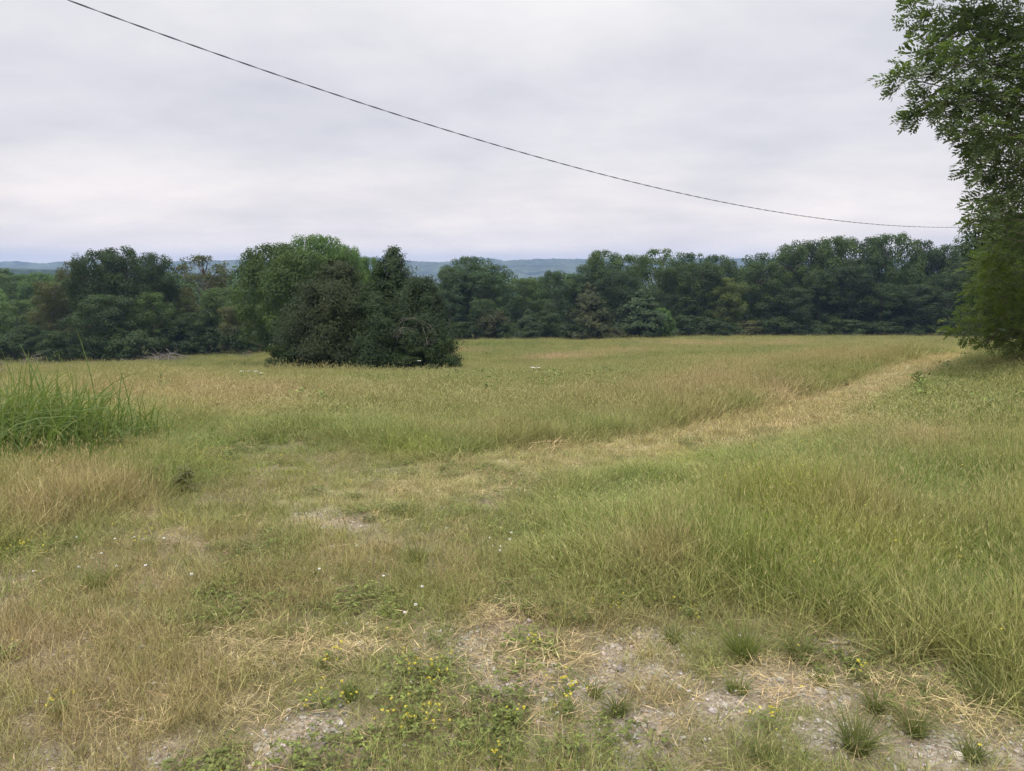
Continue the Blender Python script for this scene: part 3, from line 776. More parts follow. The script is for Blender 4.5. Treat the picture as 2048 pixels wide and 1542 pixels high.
def right_trees():
    r = np.random.default_rng(77)
    edge = [(1835, 20, 60), (1860, 70, 55), (1825, 105, 42), (1782, 150, 34), (1765, 152, 20), (1825, 155, 40), (1875, 130, 50), (1830, 205, 38), (1803, 228, 20), (1815, 232, 22), (1860, 205, 38), (1900, 200, 45), (1880, 245, 26),
            (1920, 30, 60), (1935, 110, 60), (1945, 190, 55), (1915, 270, 38), (1900, 262, 24), (1950, 265, 50), (1925, 320, 30), (1918, 345, 18), (1960, 335, 45), (1985, 30, 70), (2000, 110, 70), (2010, 195, 70), (2010, 285, 65),
            (1965, 395, 34), (1945, 425, 26), (1928, 440, 15), (1940, 400, 24), (2000, 370, 55), (2010, 440, 50), (1980, 455, 34), (1975, 475, 26), (2040, 350, 60), (2045, 250, 60), (2050, 150, 60), (2045, 50, 60), (2040, 470, 55)]
    B = []
    for px, py, rp in edge:
        Y = 15.6 + r.uniform(-.5, .5)
        px += 28; B.append((at(px, py, Y), rp * Y / FPX * .85, .82))
        if px > 1880:
            Y2 = 17.2 + r.uniform(-.5, .8); B.append((at(px + 30, py, Y2), rp * Y2 / FPX * .9, .5))
    for i in range(26):   # the rest of the crown, out of the picture to the right and above
        px = r.uniform(2080, 2700); py = r.uniform(-420, 420); Y = r.uniform(14, 19)
        B.append((at(px, py, Y), r.uniform(.6, 1.0), .45))
    for i in range(22):
        px = r.uniform(1860, 2150); py = r.uniform(-320, -20); Y = r.uniform(14.5, 18)
        B.append((at(px, py, Y), r.uniform(.5, .8), .6))
    bx = at(2330, 700, 16.5); z0 = float(zt(bx[0], bx[1])) - .1
    pin_tree('walnut_tree', B, [(bx[0], bx[1], z0), (bx[0] - .1, bx[1], z0 + 3.5), (bx[0] + .1, bx[1] + .2, z0 + 7), (bx[0] - .2, bx[1], z0 + 11)], .24, 'large walnut with drooping feathery leaves overhanging the field from the right', 'walnut', 5, dens=1.2, size=.86)
    B = []
    low = [(1975, 505, 34), (1950, 530, 26), (2010, 500, 45), (1990, 545, 45), (1958, 565, 30), (1940, 585, 22), (1990, 595, 42), (2030, 555, 50), (1955, 610, 28), (1935, 622, 18), (1915, 645, 24), (1898, 655, 14), (1945, 648, 26), (1980, 640, 36), (2025, 610, 45), (1975, 668, 26), (1990, 682, 20),
           (2010, 660, 34), (2035, 672, 34), (2045, 640, 40), (1960, 680, 14), (2060, 690, 34), (2090, 620, 60), (2090, 540, 60), (2100, 680, 40), (1925, 660, 16), (2030, 690, 22)]
    for px, py, rp in low:
        Y = 18.6 + r.uniform(-.6, .6)
        px += 14; B.append((at(px, py, Y), rp * Y / FPX * .85, .85))
        if px > 1950: B.append((at(px + 25, py - 8, Y + 1.6), rp * Y / FPX * .9, .7))
    for i in range(26):
        px = r.uniform(2090, 2400); py = r.uniform(460, 700); Y = r.uniform(17.5, 21)
        B.append((at(px, py, Y), r.uniform(.5, .8), .5))
    bx = at(2140, 700, 20); z0 = float(zt(bx[0], bx[1])) - .1
    pin_tree('hickory_tree', B, [(bx[0], bx[1], z0), (bx[0] - .15, bx[1] - .1, z0 + 1.6), (bx[0] - .1, bx[1], z0 + 3.4)], .09, 'low young hickory with lit yellow-green boughs almost touching the grass on the right', 'hick', 6, dens=1.15, size=.8)
    place('tree', 'near_oak', 2075, 420, 250, 27, 'dark', 'dense dark tree filling the gap behind the walnut and the low hickory', 'tree', meshes=None, var=1)


right_trees()

# ------------------------------------------------------------------ brush heaps and dead wood


def heap(name, px, py, Y, w, h, n, label, cat, seed, thick=.02, mat=M_DEAD, lift=0.0):
    r = np.random.default_rng(seed); b = MB()
    x, _, _ = at(px, py, Y); z = float(zt(x, Y))
    for i in range(n):
        c = np.array([r.normal() * w * .28, r.normal() * w * .16, 0]); hh = h * math.exp(-(c[0] / (w * .35)) ** 2)
        c[2] = hh * r.random() * .8 + lift
        d = unit(np.array([r.normal(), r.normal() * .6, r.normal() * .45 + .15])); L = w * r.uniform(.15, .4)
        q = np.linspace(-1, 1, 6)[:, None]
        P = c + d * q * L + np.array([0, 0, -.22 * L]) * q * q + np.cumsum(r.normal(size=(6, 3)), 0) * .03 * L
        P[:, 2] = np.maximum(P[:, 2], -.03)
        b.tube(P, np.linspace(1, .35, 6) * thick * r.uniform(.5, 1.5), 4)
    return tag(link(name, b.mesh(name, mat), None, (x, Y, z)), label, cat)


heap('brush_pile', 62, 712, 84, 4.2, 1.2, 60, 'grey brush pile at the far left foot of the wood', 'brush pile', 1, .032, M_BRUSH)
heap('brush_pile', 335, 705, 82, 6.0, 1.3, 90, 'long pinkish grey brush pile in front of the left wood', 'brush pile', 2, .035, M_BRUSH)
heap('brush_pile', 495, 706, 84, 2.2, 1.0, 30, 'small heap of dead twigs left of the cedar clump', 'brush pile', 3, .035, M_BRUSH)
heap('dead_branch', 4, 756, G(4, 764)[1], .75, .5, 22, 'grey dead branch heap in the grass at the left edge', 'dead branch', 4, .016, M_BRUSH, lift=.22)
heap('dead_branch', 62, 757, G(62, 766)[1], .3, .3, 8, 'small dead twig stub right of the larger dead heap', 'dead branch', 5, .010, M_BRUSH, lift=.22)


# ------------------------------------------------------------------ grass protos and scattering
def blades(n, rad, h, w, lean, seed, segs=3, heads=0.0, hvar=.35, stem_w=.5, headlen=.10, headw=1.8, dry=0.3, flat=0.0):
    """A tuft: n curved blades rooted within rad; some are stems that carry seed heads."""
    r = np.random.default_rng(seed)
    Vs, F3, F4, bv, hd = [], [], [], [], []; n0 = 0
    for i in range(n):
        a = r.random() * 6.283; rr = rad * math.sqrt(r.random())
        p = np.array([rr * math.cos(a), rr * math.sin(a), -.01])
        H = h * (1 - hvar + 2 * hvar * r.random()); is_head = r.random() < heads
        if is_head: H *= 1.3
        az = a + r.normal() * 1.2; ln = lean * r.uniform(.2, 1.4) * (.45 if is_head else 1)
        d = np.array([math.cos(az), math.sin(az), 0]); sd = r.random() * 3.1416
        side = np.array([math.cos(sd), math.sin(sd), 0])
        t = np.linspace(0, 1, segs + 1)
        up = H * (t * (1 - flat) - .25 * min(ln, 1.2) * t * t)
        P = p + d[None] * (H * ln * (t ** 1.8))[:, None] + np.array([0, 0, 1.0])[None] * up[:, None]
        ww = w * r.uniform(.6, 1.3) * (stem_w if is_head else 1) * np.array([1 - .75 * u for u in t])
        b_ = r.random() * (1 - dry) if r.random() > dry else .62 + .38 * r.random()
        V = np.concatenate([P[:-1] - side * ww[:-1, None], P[:-1] + side * ww[:-1, None], P[-1:]])
        k = segs
        F4 += [[n0 + j, n0 + k + j, n0 + k + j + 1, n0 + j + 1] for j in range(k - 1)]
        F3.append([n0 + k - 1, n0 + 2 * k - 1, n0 + 2 * k])
        Vs.append(V); bv += [b_] * len(V); hd += [0] * len(V); n0 += len(V)
        if is_head:
            T_ = unit(P[-1] - P[-2]); c = P[-1]; hl = headlen * r.uniform(.7, 1.3); hw = w * headw * r.uniform(.7, 1.2)
            for s2 in (side, np.cross(T_, side)):
                V = np.stack([c - T_ * hl * .2, c + s2 * hw + T_ * hl * .3, c + T_ * hl, c - s2 * hw + T_ * hl * .3])
                F4.append([n0, n0 + 1, n0 + 2, n0 + 3]); Vs.append(V); bv += [b_] * 4; hd += [1] * 4; n0 += 4
    return np.concatenate(Vs), [np.array(F3), np.array(F4)], dict(bv=np.array(bv), hd=np.array(hd))


def proto_collection(name, meshes):
    c = bpy.data.collections.new(name)
    for i, me in enumerate(meshes):
        o = bpy.data.objects.new('%s_%02d' % (name, i), me); c.objects.link(o)
    return c


def scatter(name, P, rot, scl, col, idx, coll, label, cat='grass', kind='stuff'):
    me = mesh(name, P, [], dict(rot=rot, scl=scl, tint=np.concatenate([col, np.ones((len(col), 1))], 1)))
    a = me.attributes.new('pick', 'INT', 'POINT'); a.data.foreach_set('value', np.asarray(idx, np.int32))
    o = link(name, me)
    g = bpy.data.node_groups.new(name + '_scatter', 'GeometryNodeTree')
    g.interface.new_socket('Geometry', in_out='INPUT', socket_type='NodeSocketGeometry')
    g.interface.new_socket('Geometry', in_out='OUTPUT', socket_type='NodeSocketGeometry')
    N, Lk = g.nodes.new, g.links.new
    gi, go = N('NodeGroupInput'), N('NodeGroupOutput')
    ci = N('GeometryNodeCollectionInfo'); ci.inputs['Collection'].default_value = coll; ci.inputs['Separate Children'].default_value = True; ci.inputs['Reset Children'].default_value = True
    ip = N('GeometryNodeInstanceOnPoints'); ip.inputs['Pick Instance'].default_value = True

    def attr(n, t):
        q = N('GeometryNodeInputNamedAttribute'); q.data_type = t; q.inputs['Name'].default_value = n; return q.outputs['Attribute']
    er = N('FunctionNodeEulerToRotation')
    Lk(attr('rot', 'FLOAT_VECTOR'), er.inputs[0]); Lk(er.outputs[0], ip.inputs['Rotation'])
    Lk(attr('scl', 'FLOAT_VECTOR'), ip.inputs['Scale']); Lk(attr('pick', 'INT'), ip.inputs['Instance Index'])
    Lk(gi.outputs[0], ip.inputs['Points']); Lk(ci.outputs[0], ip.inputs['Instance']); Lk(ip.outputs[0], go.inputs[0])
    md = o.modifiers.new('scatter', 'NODES'); md.node_group = g
    tag(o, label, cat, kind=kind)
    return o


def tuft_mesh(i, mat, **k):
    V, F, A = blades(**k); return mesh('tuft', V, F, A, mat)


def wedge(r0, r1, dens, r, half=43):
    area = R(2 * half) / 2 * (r1 * r1 - r0 * r0); n = int(area * dens)
    rr = np.sqrt(r.uniform(r0 * r0, r1 * r1, n)); an = r.uniform(-R(half), R(half), n)
    return rr * np.sin(an), rr * np.cos(an)


# --- tall meadow
NT = 6
tall_near = proto_collection('tall_tuft', [tuft_mesh(i, M_GRASS, n=26, rad=.07, h=.46, w=.0022, lean=.42, seed=400 + i, segs=4, heads=.15, dry=.30, headlen=.055, headw=1.5) for i in range(NT)])
tall_mid = proto_collection('mid_tuft', [tuft_mesh(i, M_GRASS, n=34, rad=.16, h=.46, w=.0042, lean=.40, seed=430 + i, segs=3, heads=.14, dry=.19, headlen=.09, headw=1.3) for i in range(NT)])
tall_far = proto_collection('far_tuft', [tuft_mesh(i, M_GRASS, n=60, rad=.42, h=.5, w=.012, lean=.35, seed=460 + i, segs=2, heads=.13, dry=.19, headlen=.12, headw=.8) for i in range(NT)])
short_near = proto_collection('short_tuft', [tuft_mesh(i, M_SHORT, n=24, rad=.055, h=.095, w=.0015, lean=.75, seed=500 + i, segs=3, heads=.08, dry=.36, headlen=.03, headw=1.6) for i in range(NT)] +
                              [tuft_mesh(i, M_SHORT, n=22, rad=.05, h=.19, w=.0013, lean=.6, seed=520 + i, segs=4, heads=.25, dry=.55, headlen=.035, headw=1.8) for i in range(3)])
short_mid = proto_collection('short_mid_tuft', [tuft_mesh(i, M_SHORT, n=34, rad=.12, h=.11, w=.0032, lean=.7, seed=540 + i, segs=2, heads=.10, dry=.36, headlen=.04, headw=1.5) for i in range(NT)] +
                             [tuft_mesh(i, M_SHORT, n=26, rad=.10, h=.22, w=.0026, lean=.6, seed=560 + i, segs=3, heads=.25, dry=.5, headlen=.05, headw=1.8) for i in range(3)])


def do_tall(name, bands, coll, seed, label):
    r = np.random.default_rng(seed); PX, PY, S = [], [], []
    for r0, r1, dn in bands:
        x, y = wedge(r0, r1, dn, r); PX.append(x); PY.append(y)
    x, y = np.concatenate(PX), np.concatenate(PY)
    f = fields(x, y)
    k = (r.random(len(x)) < np.clip(f['tall'], 0, 1)) & (y < 131) & (f['gravel'] < .5)
    # the meadow stops at the wood edges
    edge = np.interp(x / np.maximum(y, 1), [-.72, -.5, -.36, -.06, 0, .3, .8], [92, 90, 92, 118, 122, 128, 126])
    k &= y < edge
    x, y = x[k], y[k]; f = {q: v[k] for q, v in f.items()}
    hn = fbm(x * .5, y * .5, 201, 3); hs = .62 * (.62 + .75 * hn) * (0.35 + .65 * f['tall']) * r.uniform(.8, 1.2, len(x)) * np.where(f['side'] > 0, .42 + .58 * sst(.8, 4.0, f['td']), .74 + (.26 + .12 * (1 - sst(1.5, 6, f['td']))) * sst(-1, 3, x) + .26 * sst(14, 24, y) * (1 - sst(-1, 3, x)))
    hs *= .68 + .62 * vn(x * 1.6, y * 1.6, 205)
    hs *= 1 - .25 * f['green'] + .12 * f['tan']
    hs *= 1 + .12 * np.exp(-((x - 5) / 3.5) ** 2 - ((y - 6) / 3) ** 2)
    n = len(x)
    lw = ell_w(P_LEAN, x, y); hs *= 1 + .5 * lw
    lean = -.55 * lw + .14 * (fbm(x * .8, y * .8, 211, 2) - .5) * 2
    rot = np.stack([r.normal(size=n) * .10, r.normal(size=n) * .10 + lean - .06, r.random(n) * 6.283], 1)
    w = r.uniform(.85, 1.2, n)
    scatter(name, np.stack([x, y, zt(x, y) - .01], 1), rot, np.stack([w, w, hs], 1), tint(x, y, f, r), r.integers(0, NT, n), coll, label)


do_tall('meadow_grass', [(2.2, 6, 330), (6, 11, 210)], tall_near, 21, 'tall seeding meadow grass on the right and left of the short ground near the camera')
do_tall('field_grass', [(11, 18, 80), (18, 32, 44)], tall_mid, 22, 'tall olive and tan meadow grass in the middle of the field')
do_tall('far_field_grass', [(32, 60, 12), (60, 130, 5.5)], tall_far, 23, 'green and tan meadow grass of the far field up to the woods')


def do_short():
    r = np.random.default_rng(31)
    for name, bands, coll, label in (('short_grass', [(1.3, 4.5, 620), (4.5, 9, 330)], short_near, 'short dry weedy grass on the open ground near the camera'),
                                     ('mown_grass', [(9, 16, 95), (16, 34, 40)], short_mid, 'short tan grass along the mown track')):
        X, Y = zip(*[wedge(a, b, d, r) for a, b, d in bands]); x, y = np.concatenate(X), np.concatenate(Y)
        f = fields(x, y)
        thin = np.clip(1 - .66 * f['gravel'] - .7 * f['dirt'] - .6 * f['straw'] * (y < 6) - .3 * f['worn'], .03, 1) * (.55 + .45 * sst(.3, .6, fbm(x * 2.5, y * 2.5, 221, 3)))
        k = (f['tall'] < .85) & (r.random(len(x)) < thin)
        x, y = x[k], y[k]; f = {q: v[k] for q, v in f.items()}; n = len(x)
        long_ = sst(.50, .64, fbm(x * .9, y * .9, 231, 3)) * .6 + .45 * f['tan'] + .06
        long_ *= np.clip(1 - 1.3 * f['gravel'] - f['trk'] - .6 * f['worn'], 0, 1)
        idx = np.where(r.random(n) < long_ * .55, r.integers(NT, NT + 3, n), r.integers(0, NT, n))
        hs = r.uniform(.55, 1.25, n) * (.75 + .5 * fbm(x * 1.1, y * 1.1, 241, 3)) * .82 * (1 - .45 * f['worn']); w = r.uniform(.8, 1.3, n)
        rot = np.stack([r.normal(size=n) * .16, r.normal(size=n) * .16, r.random(n) * 6.283], 1)
        scatter(name, np.stack([x, y, zt(x, y) - .004], 1), rot, np.stack([w, w, hs], 1), tint(x, y, f, r), idx, coll, label)


do_short()


# --- clover and other small leaves
def clover_mesh(seed, mat, n=22, rad=.07, h=.04, s=.0072):
    r = np.random.default_rng(seed); Vs, bvs = [], []
    for i in range(n):
        a = r.random() * 6.283; q = rad * math.sqrt(r.random()); c = np.array([q * math.cos(a), q * math.sin(a), h * r.uniform(.3, 1.1)])
        a0 = r.random() * 6.283; tl = rdir(1, r)[0] * .35 + np.array([0, 0, 1.0]); tl = unit(tl)
        for k in range(3):
            A = np.array([math.cos(a0 + k * 2.094), math.sin(a0 + k * 2.094), 0])
            V, F = cards((c + A * s)[None], tl[None], np.array([s]), np.array([s * .75]), r, A[None], .15); Vs.append(V); bvs.append(np.full(4, r.random() * .6))
    V = np.concatenate(Vs)
    return mesh('clover', V, np.arange(len(V)).reshape(-1, 4), dict(bv=np.concatenate(bvs), hd=np.zeros(len(V))), mat)


def do_clover():
    r = np.random.default_rng(41)
    coll = proto_collection('clover_patch', [clover_mesh(600 + i, M_SHORT) for i in range(4)])
    x, y = [np.concatenate(q) for q in zip(wedge(1.4, 5, 190, r), wedge(5, 11, 95, r))]
    f = fields(x, y)
    m = sst(.52, .66, fbm(x * 1.3, y * 1.3, 251, 3)) * .8 * (1 - f['tall'] * .9) * (1 - .75 * f['gravel']) * (1 - .8 * f['straw'])
    k = r.random(len(x)) < m; x, y = x[k], y[k]; n = len(x)
    c = C_GREEN[None] * .74 * r.uniform(.6, 1.15, n)[:, None] * np.array([1.12, 1, 1.05])
    s = r.uniform(.7, 1.4, n)
    scatter('clover', np.stack([x, y, zt(x, y)], 1), np.stack([r.normal(size=n) * .1, r.normal(size=n) * .1, r.random(n) * 6.28], 1), np.stack([s, s, s], 1), c, r.integers(0, 4, n), coll, 'low green clover leaves mixed into the short grass', 'clover')


do_clover()


def forb_mesh(seed, mat, n=42, rad=.28, h=.38):
    r = np.random.default_rng(seed); a = r.random(n) * 6.283; q = rad * np.sqrt(r.random(n)); C = np.stack([q * np.cos(a), q * np.sin(a), h * r.uniform(.25, 1.05, n)], 1)
    L = r.uniform(.035, .085, n); V, F = cards(C, unit(rdir(n, r) * .6 + np.array([0, 0, .9])), L, L * .5, r)
    return mesh('forb', V, F, dict(bv=np.repeat(r.random(n) * .6, 4), hd=np.zeros(len(V))), mat)


def do_forbs():
    r = np.random.default_rng(45)
    coll = proto_collection('forb_plant', [forb_mesh(610 + i, M_SHORT) for i in range(4)])
    x, y = [np.concatenate(q) for q in zip(wedge(13, 30, 3.6, r), wedge(30, 118, 1.6, r))]
    f = fields(x, y)
    m = np.clip(sst(.58, .68, fbm(x * .22, y * .16, 261, 3)) * .8 + .30 * f['green'] + .02, 0, 1) * f['tall'] * (1 - .8 * f['tan'])
    edge = np.interp(x / y, [-.72, -.5, -.36, -.06, 0, .3, .8], [88, 86, 88, 112, 116, 122, 120])
    k = (r.random(len(x)) < m) & (y < edge); x, y = x[k], y[k]; n = len(x)
    c = C_GREEN[None] * r.uniform(.65, 1.0, n)[:, None]; s = r.uniform(.5, 1.1, n) * np.where(y > 40, 1.3, 1.0) * .72
    scatter('field_weeds', np.stack([x, y, zt(x, y)], 1), np.stack([0 * x, 0 * x, r.random(n) * 6.28], 1), np.stack([s, s, s], 1), c, r.integers(0, 4, n), coll, 'broad-leaved green weeds in patches across the field', 'weeds')


do_forbs()


# --- loose straw
def straw_mesh(seed, mat, n=46, rad=.10, L=.045, w=.0008):
    r = np.random.default_rng(seed); b = []
    for i in range(n):
        a = r.normal() * .7; A = unit(np.array([math.cos(a), math.sin(a), r.normal() * .10])); c = np.array([r.normal() * rad * .6, r.normal() * rad * .6, .004 + .022 * r.random()])
        N = unit(np.array([r.normal() * .4, r.normal() * .4, 1]))
        V, F = cards(c[None], N[None], np.array([L * r.uniform(.4, 1.2)]), np.array([w * r.uniform(.7, 1.5)]), r, A[None], .6); b.append(V)
    V = np.concatenate(b)
    return mesh('straw', V, np.arange(len(V)).reshape(-1, 4), dict(bv=np.repeat(r.random(n) * .6, 4), hd=np.zeros(len(V))), mat)


def do_straw():
    r = np.random.default_rng(51)
    coll = proto_collection('straw_bunch', [straw_mesh(620 + i, M_SHORT) for i in range(4)])
    x, y = [np.concatenate(q) for q in zip(wedge(1.4, 5.5, 260, r), wedge(5.5, 22, 40, r))]
    f = fields(x, y)
    m = np.clip(.95 * f['straw'] ** .8 + .10 * (1 - f['tall']) + .05 * f['trk'], 0, 1) * (1 - f['tall'] * .8)
    k = r.random(len(x)) < m; x, y = x[k], y[k]; n = len(x); st = f['straw'][k]
    c = mixc(np.tile(C_TAN, (n, 1)), C_STRAW, st) * r.uniform(.75, 1.15, n)[:, None]
    s = r.uniform(.7, 1.5, n) * np.where(y > 8, 1.8, 1)
    az = np.where(x > 1.8, -.35, 0) + r.normal(size=n) * np.where(x > 1.8, .35, 1.2)
    scatter('straw', np.stack([x, y, zt(x, y) + .004 + .03 * st * r.random(n)], 1), np.stack([r.normal(size=n) * .12, r.normal(size=n) * .12, az], 1), np.stack([s, s, s], 1), c, r.integers(0, 4, n), coll, 'pale dry straw lying in mats on the gravelly ground', 'straw')


do_straw()


# --- gravel
def stone_mesh(seed, name='stone', sub=2, flat=.65, mat=None):
    r = np.random.default_rng(seed)
    import bmesh
    bm = bmesh.new(); bmesh.ops.create_icosphere(bm, subdivisions=sub, radius=1.0)
    ax = rdir(9, r); off = r.uniform(.62, .95, 9)
    for v in bm.verts:
        p = np.array(v.co)
        for a, o in zip(ax, off):
            d = p @ a
            if d > o: p = p - a * (d - o) * .85
        p *= np.array([1, .8, flat]); p += r.normal(size=3) * .02
        v.co = p
    me = bpy.data.meshes.new(name); bm.to_mesh(me); bm.free()
    if mat: me.materials.append(mat)
    return me


def gravel_material():
    m, nt, N, Lk = nodes('gravel_stone')
    out = N('ShaderNodeOutputMaterial'); p = N('ShaderNodeBsdfPrincipled'); p.inputs['Roughness'].default_value = .9; p.inputs['Specular IOR Level'].default_value = .15
    ti = N('ShaderNodeAttribute'); ti.attribute_type = 'INSTANCER'; ti.attribute_name = 'tint'
    Lk(ti.outputs['Color'], p.inputs['Base Color']); Lk(p.outputs[0], out.inputs[0]); return m


def do_gravel():
    r = np.random.default_rng(61); gm = gravel_material()
    coll = proto_collection('gravel_bit', [stone_mesh(640 + i, sub=1, mat=gm) for i in range(5)])
    x, y = [np.concatenate(q) for q in zip(wedge(1.4, 4.5, 2600, r), wedge(4.5, 8, 500, r))]
    f = fields(x, y)
    k = r.random(len(x)) < np.clip(f['gravel'] ** 1.1 * .95 + .035 * (1 - f['tall']) + .10 * f['dirt'], 0, 1) * (1 - .9 * f['tall']); x, y = x[k], y[k]; n = len(x)
    s = np.exp(r.normal(size=n) * .5) * .0055; s = np.clip(s, .003, .026)
    c = np.array([.41, .375, .325])[None] * r.uniform(.5, 1.2, n)[:, None] * (1 + r.normal(size=(n, 3)) * .04)
    scatter('gravel', np.stack([x, y, zt(x, y) + s * .3], 1), r.random((n, 3)) * np.array([.6, .6, 6.28]), np.stack([s, s, s], 1), np.clip(c, 0, .75), r.integers(0, 5, n), coll, 'pale limestone gravel showing between the weeds', 'gravel')


do_gravel()

# --- larger stones
for i, (px, py, wpx, lab) in enumerate([
    (683, 1305, 22, 'smooth egg-shaped pale stone lying alone in straw left of the centre'),
    (545, 1332, 22, 'white rough stone left of the smooth egg-shaped one'),
    (718, 1288, 16, 'flat pale stone half under grass, above the egg-shaped one'),
    (1285, 1381, 20, 'angular pale stone in the gravel right of the yellow flower clump'),
    (1240, 1375, 12, 'small grey white stone left of the angular stone'),
    (1164, 1378, 14, 'pale stone between the two right yellow flower clumps and the straw'),
    (1642, 1386, 28, 'large flat grey stone beside straw on the right gravel'),
    (1607, 1384, 16, 'small white stone left of the large flat grey stone'),
    (1660, 1378, 14, 'small pale stone touching the large flat grey stone'),
    (515, 1501, 22, 'white stone in the bottom left gravel'),
    (664, 1096, 14, 'pale stone on the track left of the centre'),
    (1090, 1404, 20, 'flat pale stone below the straw heap'),
    (917, 1428, 16, 'whitish stone above the lowest yellow flowers'),
    (978, 1455, 20, 'low pale stone right of the lowest yellow flower clump'),
    (1345, 1432, 16, 'pale stone in the weedy gravel below the angular stone'),
    (1922, 1409, 12, 'small bluish white stone at the edge of the tall grass on the right'),
]):
    c = G(px, py); w = wpx / FPX * c[1] * .5
    o = link('stone', stone_mesh(700 + i, 'stone', 3, .6, M_STONE), None, (c[0], c[1], float(zt(c[0], c[1])) + w * .25))
    for p_ in o.data.polygons: p_.use_smooth = False
    o.scale = (w, w, w * .9); o.rotation_euler = (rng.normal() * .1, rng.normal() * .1, rng.random() * .6 - .3)
    tag(o, lab, 'stone', 'larger stones on the open ground')

# --- sticks
for i, (a, b_, rad, lab) in enumerate([((1638, 1283), (1680, 1289), .006, 'thin pale stick, upper one of the pair near the tall grass'), ((1662, 1292), (1700, 1292), .008, 'thicker pale stick, lower one of the pair near the tall grass'),
                                       ((1607, 1323), (1632, 1331), .010, 'short thick grey brown stick above the white gravel on the right'), ((1736, 1318), (1752, 1309), .005, 'thin dark twig on the soil near the tall grass')]):
    p, q = G(*a), G(*b_); t = np.linspace(0, 1, 7)[:, None]
    P = p * (1 - t) + q * t + np.cumsum(np.random.default_rng(i).normal(size=(7, 3)), 0) * .003; P[:, 2] = zt(P[:, 0], P[:, 1]) + rad * 1.2
    b = MB(); b.tube(P - p, np.linspace(1, .7, 7) * rad, 6)
    tag(link('stick', b.mesh('stick', M_STICK), None, p), lab, 'stick', 'sticks on the bare ground at the right')


# --- single-object grass tufts (dark green) and the tall clump at the left
def own_grass_material(name, col, var=.5, trans=.3):
    return leaf_material(name, trans=trans, use_obj=True, warm=(1.7, 1.35, 1.3), rough=.5)


M_OWN = own_grass_material('broad_grass_blades', None)


def own_tuft(px, py, hpx, wpx, label, seed, col, n=70, bw=.0026, name='grass_tuft', cat='grass tuft', group='dark grass tufts on the open ground', lean=.8):
    c = G(px, py); d = c[1]; h = hpx / FPX * d; w = wpx / FPX * d
    V, F, A = blades(n=int(n * 1.5), rad=w * .2, h=h * 1.05, w=bw, lean=min(1.1, w / h * .75), seed=seed, segs=5, dry=.2, hvar=.5)
    me = mesh(name, V, F, dict(lv=A['bv']), M_OWN)
    o = link(name, me, None, (c[0], c[1], float(zt(c[0], c[1])))); o.color = (*col, 1)
    return tag(o, label, cat, group)


GD = (0.094, 0.118, 0.042); GM = (0.105, 0.138, 0.042)
for i, (px, py, h, w, lab, col, n) in enumerate([
    (1305, 1170, 52, 75, 'dark bushy grass tuft alone in the grass right of the centre', GD, 110),
    (1345, 1288, 40, 50, 'small dark grass tuft at the upper edge of the gravel', GD, 70),
    (1485, 1322, 90, 110, 'tall leaning green grass tuft at the edge of the right gravel', GM, 130),
    (1600, 1318, 55, 90, 'wide dark green grass tuft above the short thick stick', GD, 120),
    (1650, 1245, 40, 50, 'green grass tuft against the tall grass above the pair of sticks', GD, 70),
    (1645, 1372, 36, 48, 'light green grass tuft just above the large flat grey stone', GM, 60),
    (1475, 1385, 36, 90, 'spreading flat grass tuft between the two gravel patches', GM, 80),
    (1748, 1425, 50, 70, 'grass tuft right of the large flat grey stone, below the straw', GD, 90),
    (1712, 1505, 85, 120, 'largest dark spiky grass tuft in the lower right corner', GD, 130),
    (1830, 1470, 55, 90, 'dark spreading tuft right of the largest spiky one', GD, 100),
    (1945, 1520, 45, 110, 'low dark tuft at the bottom right', GD, 100),
    (1530, 1530, 55, 80, 'grass tuft at the bottom edge below the small yellow flowers', GD, 90),
    (1235, 1430, 46, 60, 'dark tuft below the angular stone', GD, 80),
    (1190, 1395, 40, 50, 'upright green tuft right of the two-part yellow flower clump', GM, 60),
    (200, 1175, 42, 120, 'wide fresh green tuft with white clover heads on the left', GM, 150),
    (440, 1255, 50, 60, 'leafy green tuft right of the tan patch on the left', GM, 80),
    (1960, 1405, 50, 80, 'green tuft at the foot of the tall grass on the right edge', GD, 100),
    (830, 1130, 50, 60, 'upright green tuft in the middle of the short grass', GM, 70),
    (700, 1400, 45, 50, 'thin upright tuft right of the leafy yellow clover clump', GM, 60),
]):
    own_tuft(px, py, h, w, lab, 800 + i, col, n)


